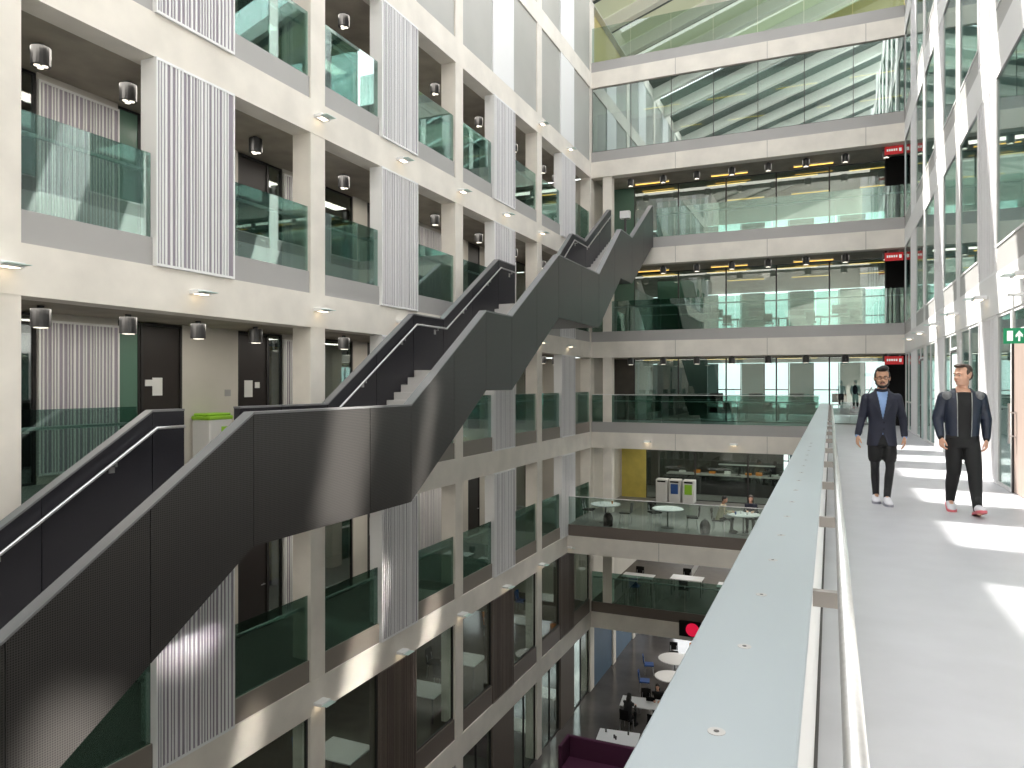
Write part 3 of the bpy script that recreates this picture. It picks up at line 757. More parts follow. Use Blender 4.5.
# recycling bins on the balcony
for i, (x, m, lb) in enumerate(((-7.3, 'paper', 'grey cafe bin with plain front, first of three on the balcony'), (-6.69, 'blue', 'grey cafe bin with blue front poster, middle of three'), (-6.05, 'green', 'grey cafe bin with lime green front poster, last of three'))):
    t = empty('recycling_bin', (x, 34.3, L1), label=lb, cat='bin')
    MB().box(-.27, .27, -.28, .28, 0, 1.05).build('bin_body', M['white_matt'], t, bevel=.02)
    MB().box(-.17, .17, -.315, -.282, .4, .86).build('poster', M[m], t)
    MB().box(-.19, .19, -.312, -.282, .92, .99).build('bin_slot', M['black'], t)
# back of balcony: yellow wall, glazed cafe, counter
o = MB().box(-9.45, -8.25, 34.9, 35.05, L1, L1+BB).build('wall_yellow', M['yellow']); tag(o, 'yellow painted wall section behind the balcony', 'wall', kind='structure')
xs = [-8.25, -5.9, -3.5, -1.1, 1.3, 3.2]
for i in range(5): window_x(35, xs[i], xs[i+1], L1, L1+BB, 'cafe glass front behind the balcony, %s section' % OR[i], 'glassclear', fw=.035)
o = MB().box(-9.5, -2.2, 39.4, 39.55, L1, L1+BB).build('wall_room', M['darkroom']); tag(o, 'dark back wall of the cafe', 'wall', kind='structure')
ct = empty('serving_counter', (-5, 37.5, L1), label='dark cafe serving counter with white shelf behind glass', cat='counter')
MB().box(-2.6, 3.6, -.4, .4, 0, .95).build('counter_body', M['black'], ct); MB().box(-2.7, 3.7, -.45, .45, .95, 1.0).build('worktop', M['spandrel'], ct)
o = MB().box(-.4, 2.4, 1.6, 1.9, 1.3, 1.34).build('wall_shelf', M['white'], loc=(-5, 37.5, L1)); tag(o, 'long white shelf on the dark cafe back wall', 'shelf')
for i in range(3):
    t = empty('computer_monitor', (-4.2+i*1.5, 37.4, L1+1.001), label='black monitor on the cafe counter, %s from the concrete facade' % OR[i], cat='monitor')
    MB().box(-.28, .28, -.02, .02, .12, .47).build('display', M['black'], t); MB().box(-.03, .03, -.01, .03, 0, .2).box(-.12, .12, -.08, .08, 0, .012).build('stand', M['black'], t)
for i in range(7):
    o = MB().box(-.15, .15, -.1, .1, 0, .1+.05*(i % 2)).build('food_tray', M['orange' if i % 3 else 'paper'], loc=(-7+i*.75+(.25 if i == 4 else 0), 37.7, L1+1.001)); tag(o, 'food tray on the cafe counter, %s in line' % OR[i], 'tray')
# two storeys below: end gallery desks, white stair stringer
for i in range(4):
    rect_table((-8.0+2.1*i, 32.4+.5*(i % 2), L2), 0, 1.4, .8, 'pale work table behind lower end glass, %s from facade' % OR[i])
    chair((-8.0+2.1*i, 31.7+.5*(i % 2), L2), PI, 'black' if i % 2 else 'blue', 'chair at the lower end gallery work table, %s from facade' % OR[i])
    chair((-8.2+2.1*i, 33.3+.5*(i % 2), L2), 0, 'black', 'chair behind the lower end gallery table, %s from facade' % OR[i])
o = MB().poly([(-6.4, 35, L2), (-6.2, 35, L2), (-4.6, 35, L2+2.78), (-4.8, 35, L2+2.78)], (0, .08, 0)).build('stair_stringer', M['white']); tag(o, 'white sloping stair stringer behind the lower end gallery', 'staircase')
# rooms behind concrete facade, two storeys below and ground
for lv, z in ((-2, L2), (-3, G)):
    for yi, yy in enumerate((7.2, 10.6, 14.1, 17.9, 20.4, 24.6, 27.6)):
        for j in range(1):
            k = yi; pos = '%s along, %s' % (OR[yi], LV[lv])
            rect_table((-10.65, yy, z), 0.0, 1.2, .95, 'white desk behind the facade window, %s' % pos)
            if lv == -2:
                cc = ('black', 'orange', 'blue', 'purple')[(k+j) % 4]
                chair((-11.7, yy, z), PI/2, cc, 'meeting chair behind the window desk, %s' % pos)
                chair((-11.0, yy-.8, z), PI, 'black', 'black chair beside the window desk, %s' % pos)
for k in range(4):
    yy = Y0+P*k+.4
    o = MB().box(-14.55, -14.45, yy, yy+2.2, L2, L2+2.7).build('wall_room', M['yellow' if k % 2 else 'teal_wall']); tag(o, 'coloured room wall behind lower windows', 'wall', kind='structure')
    t = empty('ceiling_light', (-12.6, yy+1.6, L2+2.752), label='strip light in the lower meeting room, %s bay' % OR[k], cat='ceiling light')
    MB().box(-.06, .06, -.8, .8, 0, .06).build('housing', M['white'], t); MB().box(-.05, .05, -.78, .78, -.012, 0).build('diffuser', M['strip'], t)
# white board room at two storeys below second bay
o = MB().box(0, .04, 0, 1.5, 0, 1.2).build('whiteboard', M['paper'], loc=(-12.9, 17.1, L2+1.0)); tag(o, 'white writing board behind the lower facade window', 'whiteboard')
# furniture silhouettes in upper end rooms
for lv in (1, 0):
    for i in range(4):
        x = -4.6+1.75*i
        rect_table((x, YI+2.4, lv*ST), 0, 1.5, .8, 'long work desk behind end gallery glass, %s along, %s' % (OR[i], LV[lv]))
        t = empty('computer_monitor', (x-.3, YI+2.4, lv*ST+.74), label='dark monitor on the desk behind end glass, %s along, %s' % (OR[i], LV[lv]), cat='monitor')
        MB().box(-.3, .3, -.02, .02, .1, .48).build('display', M['frame_dark'], t); MB().box(-.03, .03, -.01, .03, 0, .2).box(-.12, .12, -.08, .08, 0, .012).build('stand', M['frame_dark'], t)
        chair((x+.3, YI+1.75, lv*ST), PI, 'frame_dark', 'dark desk chair behind end glass, %s along, %s' % (OR[i], LV[lv]))
# unidentified dark curved object behind glass by walkway end; shape guessed
t = empty('desk_lamp', (1.35, YI+.9, 0), label='dark jointed lamp on a stand behind glass at walkway end', cat='lamp')
MB().lathe([(.25, 0), (.25, .03), (.03, .05)], n=20).build('base', M['black'], t)
MB().tube([(0, 0, .03), (0, 0, 1.0), (-.35, 0, 1.25)], .03, 8).build('arm', M['black'], t)
MB().ell((-.42, 0, 1.4), (.1, .1, .2)).build('lamp_shade', M['black'], t, smooth=True)
MB().tube([(-.05, 0, 1.0), (.2, 0, 1.5)], .03, 8).build('counter_arm', M['black'], t)

# ------------------------------------------------------------------ roof
rf = Struct('roof', 'sloping glazed atrium roof', 'roof')
def zr(x): return 18.35+.34*(x+A)
y = -9.0; i = 0
while y < 44:
    x0, x1 = -A-5, XR+6
    MB().poly([(x0, y, zr(x0)), (x1, y, zr(x1)), (x1, y, zr(x1)+.75), (x0, y, zr(x0)+.75)], (0, .35, 0)).build('roof_beam', M['roof'], rf)
    MB().poly([(x0, y+.36, zr(x0)+.6), (x1, y+.36, zr(x1)+.6), (x1, y+.36, zr(x1)+.66), (x0, y+.36, zr(x0)+.66)], (0, 1.15, 0)).build('roof_panel', M['roofgrey'], rf)  # opaque panels added so the gaps band the sun and glass reflections
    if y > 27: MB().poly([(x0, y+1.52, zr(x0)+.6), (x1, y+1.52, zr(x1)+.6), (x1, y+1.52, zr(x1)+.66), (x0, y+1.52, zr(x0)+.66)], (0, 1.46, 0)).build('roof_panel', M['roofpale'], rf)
    y += 3.0; i += 1
o = MB().box(-A-5, -A-.0, YS, 44, 18.3, 18.34).build('roof', M['white_matt']); tag(o, 'flat roof over the concrete side rooms', 'roof', kind='structure')
o = MB().box(-A-.4, -A-.25, B+.4, 44, 15.6, 18.3).build('wall_side', M['warm_ceiling']); tag(o, 'warm side wall under the roof beams', 'wall', kind='structure')
o = MB().box(-A-.3, XR+5, 44, 44.2, 15.6, 23).build('wall_back', M['warm_ceiling']); tag(o, 'pale yellow back wall under the roof beams', 'wall', kind='structure')

# ------------------------------------------------------------------ people
def skinmat(n, c): return mat(n, c, .5, var=.05, vscale=8)
M['skin1'] = skinmat('skin_olive', (196, 150, 122)); M['skin2'] = skinmat('skin_fair', (222, 172, 146))
M['hair_black'] = mat('hair_black', (26, 22, 20), .55, bump=.4, bscale=200); M['hair_brown'] = mat('hair_brown', (58, 40, 30), .55, bump=.4, bscale=200)
M['navy'] = mat('navy_cloth', (24, 28, 46), .75, var=.08, vscale=6, bump=.15, bscale=30); M['navy2'] = mat('navy_nylon', (30, 38, 56), .5, var=.12, vscale=7, bump=.3, bscale=18)
M['shirtblue'] = mat('blue_shirt', (128, 158, 205), .75); M['cloth_black'] = mat('black_cloth', (11, 11, 13), .8, bump=.2, bscale=25)
M['cloth_black2'] = mat('black_leggings', (15, 15, 18), .7, bump=.2, bscale=30); M['padgrey'] = mat('grey_shoulder_patch', (112, 114, 116), .7)
M['shoewhite'] = mat('white_trainer', (218, 218, 224), .6); M['sole_pink'] = mat('pink_sole', (225, 110, 120), .5); M['solegrey'] = mat('grey_sole', (150, 150, 160), .5)
M['beige'] = mat('beige_jumper', (196, 186, 158), .8); M['eyewhite'] = mat('eye_white', (205, 198, 192), .3); M['iris'] = mat('eye_dark', (30, 20, 16), .2)
M['lips'] = mat('lips', (170, 96, 88), .5)
def loft(mb, pts, radii, n=16):
    """pts: list of 3d; radii: list of r or (rx, ry) across the path"""
    pts = [Vector(p) for p in pts]; R = []
    for i, p in enumerate(pts):
        d = (pts[min(i+1, len(pts)-1)]-pts[max(i-1, 0)]).normalized()
        f = Vector((0, 1, 0)) if abs(d.y) < .8 else Vector((0, 0, 1))
        a = f.cross(d).normalized(); b = d.cross(a).normalized()
        r = radii[i]; rx, ry = (r, r) if not isinstance(r, tuple) else r
        R.append([p+a*rx*math.cos(2*PI*k/n)+b*ry*math.sin(2*PI*k/n) for k in range(n)])
    mb.rings(R); return mb
def limb(mb, pts, radii, n=14):
    loft(mb, pts, radii, n)
    for p, r in zip(pts, radii):
        q = r if not isinstance(r, tuple) else min(r)
        mb.ell(p, (q*.98, q*.98, q*.98), n=12, m=8)
    return mb
def torso(mb, rings, n=28):
    R = []
    for z, cx, cy, rx, ry in rings:
        R.append([(cx+rx*math.copysign(abs(math.cos(2*PI*k/n))**.85, math.cos(2*PI*k/n)), cy+ry*math.copysign(abs(math.sin(2*PI*k/n))**.85, math.sin(2*PI*k/n)), z) for k in range(n)])
    mb.rings(R); return mb
def fuse(mb, name, m, parent, voxel, smooth=2, cut=None, thick=0):
    me = mb.mesh(name, m); o = bpy.data.objects.new(name, me); COL.objects.link(o)
    r = o.modifiers.new('r', 'REMESH'); r.mode = 'VOXEL'; r.voxel_size = voxel; r.use_smooth_shade = True
    if smooth:
        s = o.modifiers.new('s', 'SMOOTH'); s.iterations = smooth; s.factor = .5
    dg = bpy.context.evaluated_depsgraph_get(); dg.update()
    me2 = bpy.data.meshes.new_from_object(o.evaluated_get(dg)); o.modifiers.clear(); o.data = me2; me2.name = name
    if not me2.materials: me2.materials.append(m)
    if cut:
        bm = bmesh.new(); bm.from_mesh(me2)
        bmesh.ops.delete(bm, geom=[f for f in bm.faces if cut(f.calc_center_median(), f.normal)], context='FACES')
        if thick:
            bmesh.ops.solidify(bm, geom=bm.faces[:], thickness=thick)
        bm.to_mesh(me2); bm.free()
    for p in me2.polygons: p.use_smooth = True
    o.parent = parent; return o
def hand(mb, wrist, d, sidex, size=1.0, curl=.5, thumbdir=None, back=None):
    """wrist point, direction d of the hand; back = normal of the back of the hand; thumb leaves on thumbdir"""
    d = Vector(d).normalized(); t = Vector(thumbdir); t = (t-d*t.dot(d)).normalized(); bk = d.cross(t).normalized()
    if back is not None and bk.dot(Vector(back)) < 0: bk = -bk
    w = Vector(wrist); S = size
    # palm
    R = []
    for q, hw, th in ((0, .026, .019), (.03, .036, .016), (.065, .041, .014), (.088, .040, .012)):
        R.append([w+d*q*S+t*hw*S*math.cos(2*PI*k/14)+bk*th*S*math.sin(2*PI*k/14) for k in range(14)])
    mb.rings(R)
    for i, (off, L) in enumerate(((.029, .070), (.0095, .080), (-.0105, .073), (-.030, .056))):
        b = w+d*.08*S+t*off*S; c1 = curl*(.7+.12*i); dirs = d; p = b; pts = [b-d*.012]
        ang = 0
        for seg, a in ((.42, .5), (.32, .8), (.26, .5)):
            ang += c1*a
            p = p+(d*math.cos(ang)-bk*math.sin(ang))*L*seg*S; pts.append(p)
        limb(mb, pts, [.0098*S, .0095*S, .0085*S, .0072*S], 10)
    b = w+d*.02*S+t*.028*S
    p1 = b+(d*.7+t*.6-bk*.2).normalized()*.036*S; p2 = p1+(d*.9+t*.15-bk*.35).normalized()*.03*S; p3 = p2+(d*.95-bk*.4).normalized()*.024*S
    limb(mb, [b, p1, p2, p3], [.014*S, .0115*S, .010*S, .008*S], 10)
def headparts(P_, hc, yaw, pitch, skin, S=1.0):
    Rm = Matrix.Rotation(yaw, 3, 'Z') @ Matrix.Rotation(pitch, 3, 'X'); hc = Vector(hc)
    T = lambda x, y, z: hc+Rm @ Vector((x*S, y*S, z*S))
    return Rm, T
def add_head(mb, hc, Rm, T, neck_base, S=1.0):
    mb.ell(T(0, .015, .028), (.079*S, .098*S, .098*S), 20, 14, Rm)       # cranium
    mb.ell(T(0, -.012, -.035), (.066*S, .078*S, .088*S), 18, 12, Rm)     # face
    mb.ell(T(0, -.035, -.085), (.043*S, .045*S, .036*S), 16, 10, Rm)     # jaw / chin
    mb.ell(T(.028, -.062, -.035), (.026*S, .02*S, .026*S), 12, 8, Rm); mb.ell(T(-.028, -.062, -.035), (.026*S, .02*S, .026*S), 12, 8, Rm)  # cheeks
    mb.ell(T(0, -.078, .022), (.055*S, .014*S, .012*S), 12, 8, Rm)       # brow
    mb.rings([[T(-.009, -.082, .012), T(.009, -.082, .012), T(.006, -.075, .014), T(-.006, -.075, .014)], [T(-.016, -.106, -.032), T(.016, -.106, -.032), T(.016, -.07, -.036), T(-.016, -.07, -.036)]])
    mb.ell(T(0, -.104, -.028), (.013*S, .013*S, .011*S), 12, 8, Rm)      # nose tip
    mb.ell(T(0, -.088, -.062), (.022*S, .010*S, .010*S), 12, 8, Rm)      # mouth mound
    for sx in (-1, 1): mb.ell(T(sx*.081, .012, -.008), (.012*S, .022*S, .034*S), 12, 8, Rm)  # ears
    nb = Vector(neck_base); loft(mb, [T(0, .022, -.03), T(0, .024, -.09), nb+Vector((0, .0, .03)), nb], [.05*S, .049*S, .054*S, .082*S], 18)
def face_bits(par, T, Rm, S=1.0, beard=False, mname='lips'):
    e = MB(); i = MB()
    for sx in (-1, 1):
        e.ell(T(sx*.031, -.073, .002), (.0125*S, .009*S, .0065*S), 12, 8, Rm); i.ell(T(sx*.031, -.081, .002), (.0062*S, .004*S, .0062*S), 10, 6, Rm)
    e.build('eye', M['eyewhite'], par, smooth=True); i.build('iris', M['iris'], par, smooth=True)
    MB().ell(T(0, -.0965, -.0615), (.021*S, .005*S, .006*S), 12, 6, Rm).build('lips', M['lips'], par, smooth=True)
def brows(par, T, Rm, m, S=1.0):
    b = MB()
    for sx in (-1, 1): limb(b, [T(sx*.014, -.090, .022), T(sx*.032, -.089, .028), T(sx*.048, -.078, .022)], [.004, .0045, .003], 8)
    b.build('eyebrow', m, par, smooth=True)
def shoe(par, ankle, toe, mu, ms, lift=0, name='shoe', sock=None):
    a = Vector(ankle); t = Vector(toe); d = (t-a); d.z = 0; d.normalize(); s = Vector((-d.y, d.x, 0)); z0 = min(a.z, t.z)
    up = MB(); R = []
    base = Vector((a.x, a.y, 0))
    pitch = lift
    def at_(q, wd, zc, h):
        c = base+d*q; zz = max(0, pitch*(.16-q)) if pitch > 0 else max(0, -pitch*(q+.07))
        return [c+s*wd*math.cos(2*PI*k/16)+Vector((0, 0, zz+zc+h*math.sin(2*PI*k/16))) for k in range(16)]
    for q, wd, zc, h in ((-.08, .022, .055, .035), (-.07, .038, .062, .05), (-.02, .045, .07, .06), (.04, .048, .066, .053), (.1, .053, .052, .038), (.17, .05, .042, .028), (.2, .035, .038, .02), (.215, .014, .036, .01)):
        R.append(at_(q, wd, zc, h))
    up.rings(R); o = up.build(name, mu, par, smooth=True)
    so = MB(); R = []
    for q, wd in ((-.085, .025), (-.072, .043), (0, .05), (.1, .058), (.175, .054), (.215, .026)):
        zz = max(0, pitch*(.16-q)) if pitch > 0 else max(0, -pitch*(q+.07)); c = base+d*q
        R.append([c+s*wd+Vector((0, 0, zz)), c+s*wd+Vector((0, 0, zz+.03)), c-s*wd+Vector((0, 0, zz+.03)), c-s*wd+Vector((0, 0, zz))])
    so.rings(R).build('sole', ms, o)
    l = MB()
    for q in (.035, .06, .085):
        c = base+d*q; zz = max(0, pitch*(.16-q)) if pitch > 0 else max(0, -pitch*(q+.07)); h = .058+.045-(q-.03)*.42
        l.box(c.x-.022, c.x+.022, c.y-.004, c.y+.004, zz+h-.006, zz+h+.003)
    l.build('laces', ms, o)
    if sock: limb(MB(), [(a.x, a.y-.0, .075+(.06 if lift else 0)), tuple(sock)], [.042, .045]).build('sock', M['cloth_black2'], par, smooth=True)
    return o
TORSO = [(.86, 0, 0, .155, .10), (.92, 0, 0, .165, .11), (1.0, 0, 0, .155, .105), (1.1, 0, -.005, .14, .095), (1.22, 0, -.005, .155, .105), (1.33, 0, 0, .175, .115), (1.42, 0, .005, .18, .11), (1.49, 0, .01, .15, .09), (1.54, 0, .015, .085, .07), (1.58, 0, .018, .055, .055)]
def rings_scaled(rg, dx, dy=None): return [(z, cx, cy, rx+dx, ry+(dx if dy is None else dy)) for z, cx, cy, rx, ry in rg]

# --- first man: navy blazer
def man_blazer():
    p = empty('person', (.64, 11.1, 0), .05, label='bearded man with glasses in navy blazer, black shorts over leggings, walking', cat='person')
    skin = M['skin1']; hc = (0, -.03, 1.725); nb = (0, .015, 1.55)
    Rm, T = headparts(p, hc, -.03, .06, skin, 1.12)
    aL = [(-.185, .01, 1.45), (-.245, .02, 1.17), (-.305, -.07, .94)]; aR = [(.185, .01, 1.45), (.262, .05, 1.17), (.272, -.03, .93)]
    lL = [(-.085, 0, .92), (-.085, -.01, .5), (-.055, .17, .12)]; lR = [(.085, 0, .92), (.095, -.05, .5), (.055, -.06, .11)]
    b = MB(); torso(b, TORSO); add_head(b, hc, Rm, T, nb, 1.12)
    for a in (aL, aR): limb(b, a, [.048, .038, .027])
    for l in (lL, lR):
        limb(b, [l[0], tuple((Vector(l[0])*.5+Vector(l[1])*.5)), l[1], tuple(Vector(l[1])*.6+Vector(l[2])*.4+Vector((0, .02, 0))), l[2]], [.078, .066, .048, .05, .032])
        limb(b, [l[2], tuple(Vector(l[2])+Vector((0, -.1, -.06)))], [.032, .03])
    hand(b, aL[2], (-.05, -.12, -1), -1, 1.14, .55, (.25, -1, 0), (-1, -.2, 0)); hand(b, aR[2], (.03, -.1, -1), 1, 1.14, .6, (-.25, -1, 0), (1, -.2, 0))
    fuse(b, 'body', skin, p, .0065, 1)
    face_bits(p, T, Rm, 1.12); brows(p, T, Rm, M['hair_black'], 1.12)
    # hair cap with quiff
    h = MB(); h.ell(T(0, .03, .055), (.09, .104, .09), 20, 12, Rm); h.ell(T(0, -.045, .108), (.075, .06, .036), 16, 10, Rm); h.ell(T(.015, -.062, .118), (.062, .05, .042), 14, 10, Rm); h.ell(T(0, .075, .0), (.078, .05, .075), 16, 10, Rm)
    for sx in (-1, 1): h.ell(T(sx*.074, .0, .03), (.016, .035, .045), 12, 8, Rm)
    fuse(h, 'hair', M['hair_black'], p, .007, 2, cut=None)
    bd = MB(); bd.ell(T(0, -.04, -.097), (.047, .047, .034), 16, 10, Rm)
    for sx in (-1, 1): limb(bd, [T(sx*.068, -.002, -.03), T(sx*.062, -.018, -.07), T(sx*.035, -.052, -.1)], [.014, .018, .02], 10)
    limb(bd, [T(-.026, -.088, -.07), T(-.018, -.096, -.052), T(0, -.1, -.05), T(.018, -.096, -.052), T(.026, -.088, -.07)], [.006, .006, .005, .006, .006], 8)
    fuse(bd, 'beard', M['hair_black'], p, .006, 1)
    g = MB()
    for sx in (-1, 1):
        g.tube([T(sx*.034+.022*math.cos(a*PI/8), -.094, .0+.017*math.sin(a*PI/8)) for a in range(17)], .0026, 6)
        g.tube([T(sx*.056, -.092, .004), T(sx*.08, -.04, .006), T(sx*.086, .012, .004)], .0022, 6)
    g.tube([T(-.012, -.096, .004), T(.012, -.096, .004)], .0024, 6); g.build('glasses', M['black'], p)
    # shirt
    s = MB(); torso(s, rings_scaled(TORSO[1:-1], .008)); fuse(s, 'shirt', M['shirtblue'], p, .012, 2)
    MB().tube([(.075*math.cos(a), .012-.07*math.sin(a), 1.555+.008*math.cos(2*a)) for a in [PI*2*i/16 for i in range(17)]], .018, 8, ry=.022).build('scarf', M['navy'], p, smooth=True)
    # blazer
    J = [(.80, 0, 0, .19, .135), (.86, 0, 0, .185, .13), (1.0, 0, 0, .172, .122), (1.12, 0, -.005, .165, .115), (1.25, 0, -.005, .18, .125), (1.36, 0, 0, .198, .13), (1.44, 0, .005, .198, .122), (1.5, 0, .012, .165, .1), (1.545, 0, .02, .1, .082), (1.565, 0, .02, .082, .075)]
    j = MB(); torso(j, J)
    for a in (aL, aR):
        w_ = Vector(a[1])+(Vector(a[2])-Vector(a[1]))*.93
        limb(j, [a[0], tuple((Vector(a[0])+Vector(a[1]))/2), a[1], tuple(w_)], [.068, .06, .053, .044])
    def cut(c, n):
        if c.z > 1.552 and abs(c.x) < .13: return True
        if n.z < -.7 and c.z < .815: return True
        if c.y < -.03:
            if c.z > 1.17 and abs(c.x) < .068*(c.z-1.17)/.38+.004: return True
            if c.z < .98 and abs(c.x) < .07*(.98-c.z)/.18: return True
        return False
    o = fuse(j, 'blazer', M['navy'], p, .008, 2, cut, .004)
    lp_ = MB()
    for sx in (-1, 1):
        lp_.poly([(sx*.005, -.142, 1.14), (sx*.05, -.141, 1.26), (sx*.105, -.134, 1.36), (sx*.085, -.126, 1.40), (sx*.11, -.115, 1.42), (sx*.075, -.09, 1.52), (sx*.06, -.118, 1.44), (sx*.03, -.135, 1.28)], (0, -.006, 0))
    lp_.build('lapel', M['navy'], o)
    c_ = MB()
    for a in (aL, aR): q = Vector(a[1])+(Vector(a[2])-Vector(a[1]))*.9; limb(c_, [tuple(q), tuple(Vector(a[2])+(Vector(a[2])-q)*.12)], [.036, .034])
    c_.build('shirt_cuff', M['shirtblue'], p, smooth=True)
    bt = MB()
    for z in (1.12, 1.03): bt.ell((.012, -.128, z), (.009, .006, .009), 10, 6)
    bt.build('button', M['black'], o)
    # shorts + leggings
    s = MB(); torso(s, [(.80, 0, 0, .165, .115), (.9, 0, 0, .175, .122), (.97, 0, 0, .165, .115)])
    for l in (lL, lR):
        k = Vector(l[0])+(Vector(l[1])-Vector(l[0]))*.68; limb(s, [l[0], tuple(Vector(l[0])*.5+k*.5), tuple(k)], [.092, .094, .09])
    fuse(s, 'shorts', M['cloth_black'], p, .012, 2)
    s = MB()
    for l in (lL, lR):
        limb(s, [tuple(Vector(l[0])*.4+Vector(l[1])*.6), l[1], tuple(Vector(l[1])*.6+Vector(l[2])*.4+Vector((0, .02, 0))), tuple(Vector(l[2])+Vector((0, 0, -.035)))], [.068, .056, .056, .042])
    fuse(s, 'leggings', M['cloth_black2'], p, .01, 2)
    shoe(p, (-.055, .17, 0), (-.065, 0, 0), M['shoewhite'], M['solegrey'], 0, sock=(-.057, .165, .2)); shoe(p, (.055, -.06, 0), (.065, -.25, 0), M['shoewhite'], M['solegrey'], 0, sock=(.06, -.06, .2))
man_blazer()
# --- second man: bomber jacket
def man_bomber():
    p = empty('person', (1.53, 10.72, 0), .05, label='man in navy bomber jacket, black T-shirt and joggers, looking to his side', cat='person')
    skin = M['skin2']; hc = (-.005, -.025, 1.75); nb = (0, .015, 1.57)
    Rm, T = headparts(p, hc, -.9, .03, skin, 1.12)
    D_ = .02
    TR = [(z+D_, cx, cy, rx*1.06, ry*1.08) for z, cx, cy, rx, ry in TORSO]
    aL = [(-.2, .01, 1.47), (-.27, .03, 1.2), (-.25, -.07, .96)]; aR = [(.2, .01, 1.47), (.272, .06, 1.19), (.265, -.0, .94)]
    lL = [(-.09, 0, .94), (-.09, .02, .52), (-.095, .24, .15)]; lR = [(.09, 0, .94), (.11, -.13, .53), (.125, -.2, .12)]
    b = MB(); torso(b, TR); add_head(b, hc, Rm, T, nb, 1.12)
    for a in (aL, aR): limb(b, a, [.05, .04, .029])
    for l in (lL, lR):
        limb(b, [l[0], tuple((Vector(l[0])*.5+Vector(l[1])*.5)), l[1], tuple(Vector(l[1])*.6+Vector(l[2])*.4+Vector((0, .02, 0))), l[2]], [.085, .075, .055, .055, .034])
        limb(b, [l[2], tuple(Vector(l[2])+Vector((0, -.1, -.07)))], [.032, .03])
    hand(b, aL[2], (.05, -.15, -1), -1, 1.14, .95, (.4, -1, 0), (-1, -.3, 0)); hand(b, aR[2], (-.02, -.1, -1), 1, 1.14, .9, (-.4, -1, 0), (1, -.3, 0))
    fuse(b, 'body', skin, p, .0065, 1)
    face_bits(p, T, Rm, 1.12); brows(p, T, Rm, M['hair_brown'], 1.12)
    h = MB(); h.ell(T(0, .032, .055), (.087, .1, .086), 20, 12, Rm); h.ell(T(0, -.035, .108), (.07, .064, .03), 16, 10, Rm); h.ell(T(0, .078, .0), (.074, .045, .075), 16, 10, Rm)
    for sx in (-1, 1): h.ell(T(sx*.074, .004, .03), (.012, .03, .04), 12, 8, Rm)
    fuse(h, 'hair', M['hair_brown'], p, .007, 2)
    s = MB(); torso(s, rings_scaled([r for r in TR[1:-2]], .014)+[(1.545, 0, .015, .1, .082)]); s2 = fuse(s, 't_shirt', M['cloth_black'], p, .012, 2)
    J = [(.965, 0, 0, .172, .125), (1.0, 0, 0, .185, .135), (1.08, 0, 0, .19, .14), (1.25, 0, -.005, .2, .142), (1.38, 0, 0, .213, .142), (1.46, 0, .005, .213, .13), (1.52, 0, .012, .178, .108), (1.565, 0, .02, .115, .09), (1.6, 0, .025, .092, .082)]
    j = MB(); torso(j, J)
    for a in (aL, aR):
        w_ = Vector(a[1])+(Vector(a[2])-Vector(a[1]))*.9
        limb(j, [a[0], tuple((Vector(a[0])+Vector(a[1]))/2), a[1], tuple(w_)], [.078, .072, .066, .045])
    def cut(c, n):
        if c.z > 1.585 and abs(c.x) < .13: return True
        if n.z < -.7 and c.z < .98: return True
        if c.y < -.02 and abs(c.x) < .07+.02*(c.z-1.0) : return True
        return False
    o = fuse(j, 'bomber_jacket', M['navy2'], p, .008, 2, cut, .005)
    z_ = MB()
    for sx in (-1, 1): z_.tube([(sx*.074, -.128, .98), (sx*.077, -.138, 1.1), (sx*.079, -.142, 1.28), (sx*.08, -.137, 1.42), (sx*.082, -.108, 1.53)], .005, 8)
    z_.build('zip', M['steel'], o)
    for a in (aL, aR):
        cf = MB()
        q = Vector(a[1])+(Vector(a[2])-Vector(a[1]))*.88; limb(cf, [tuple(q), tuple(Vector(a[1])+(Vector(a[2])-Vector(a[1]))*.98)], [.044, .038]); cf.build('cuff', M['cloth_black'], o, smooth=True)

    sp2 = MB()
    for sx in (-1, 1): sp2.ell((sx*.175, -.02, 1.49), (.062, .10, .062), 16, 10, Matrix.Rotation(sx*.75, 3, 'Y'))
    sp2.build('shoulder_patch', M['padgrey'], o, smooth=True)
    s = MB(); torso(s, [(.84, 0, 0, .17, .125), (.93, 0, 0, .182, .135), (1.02, 0, 0, .165, .12)])
    for l in (lL, lR):
        limb(s, [l[0], tuple(Vector(l[0])*.5+Vector(l[1])*.5), l[1], tuple(Vector(l[1])*.55+Vector(l[2])*.45+Vector((0, .02, 0))), tuple(Vector(l[2])+Vector((0, -.01, -.05)))], [.1, .1, .084, .074, .05])
    fuse(s, 'joggers', M['cloth_black'], p, .012, 2)
    shoe(p, (-.095, .24, 0), (-.1, 0, 0), M['shoewhite'], M['sole_pink'], .25, sock=(-.095, .22, .24)); shoe(p, (.125, -.2, 0), (.15, -.5, 0), M['shoewhite'], M['sole_pink'], -.28, sock=(.124, -.2, .22))
man_bomber()
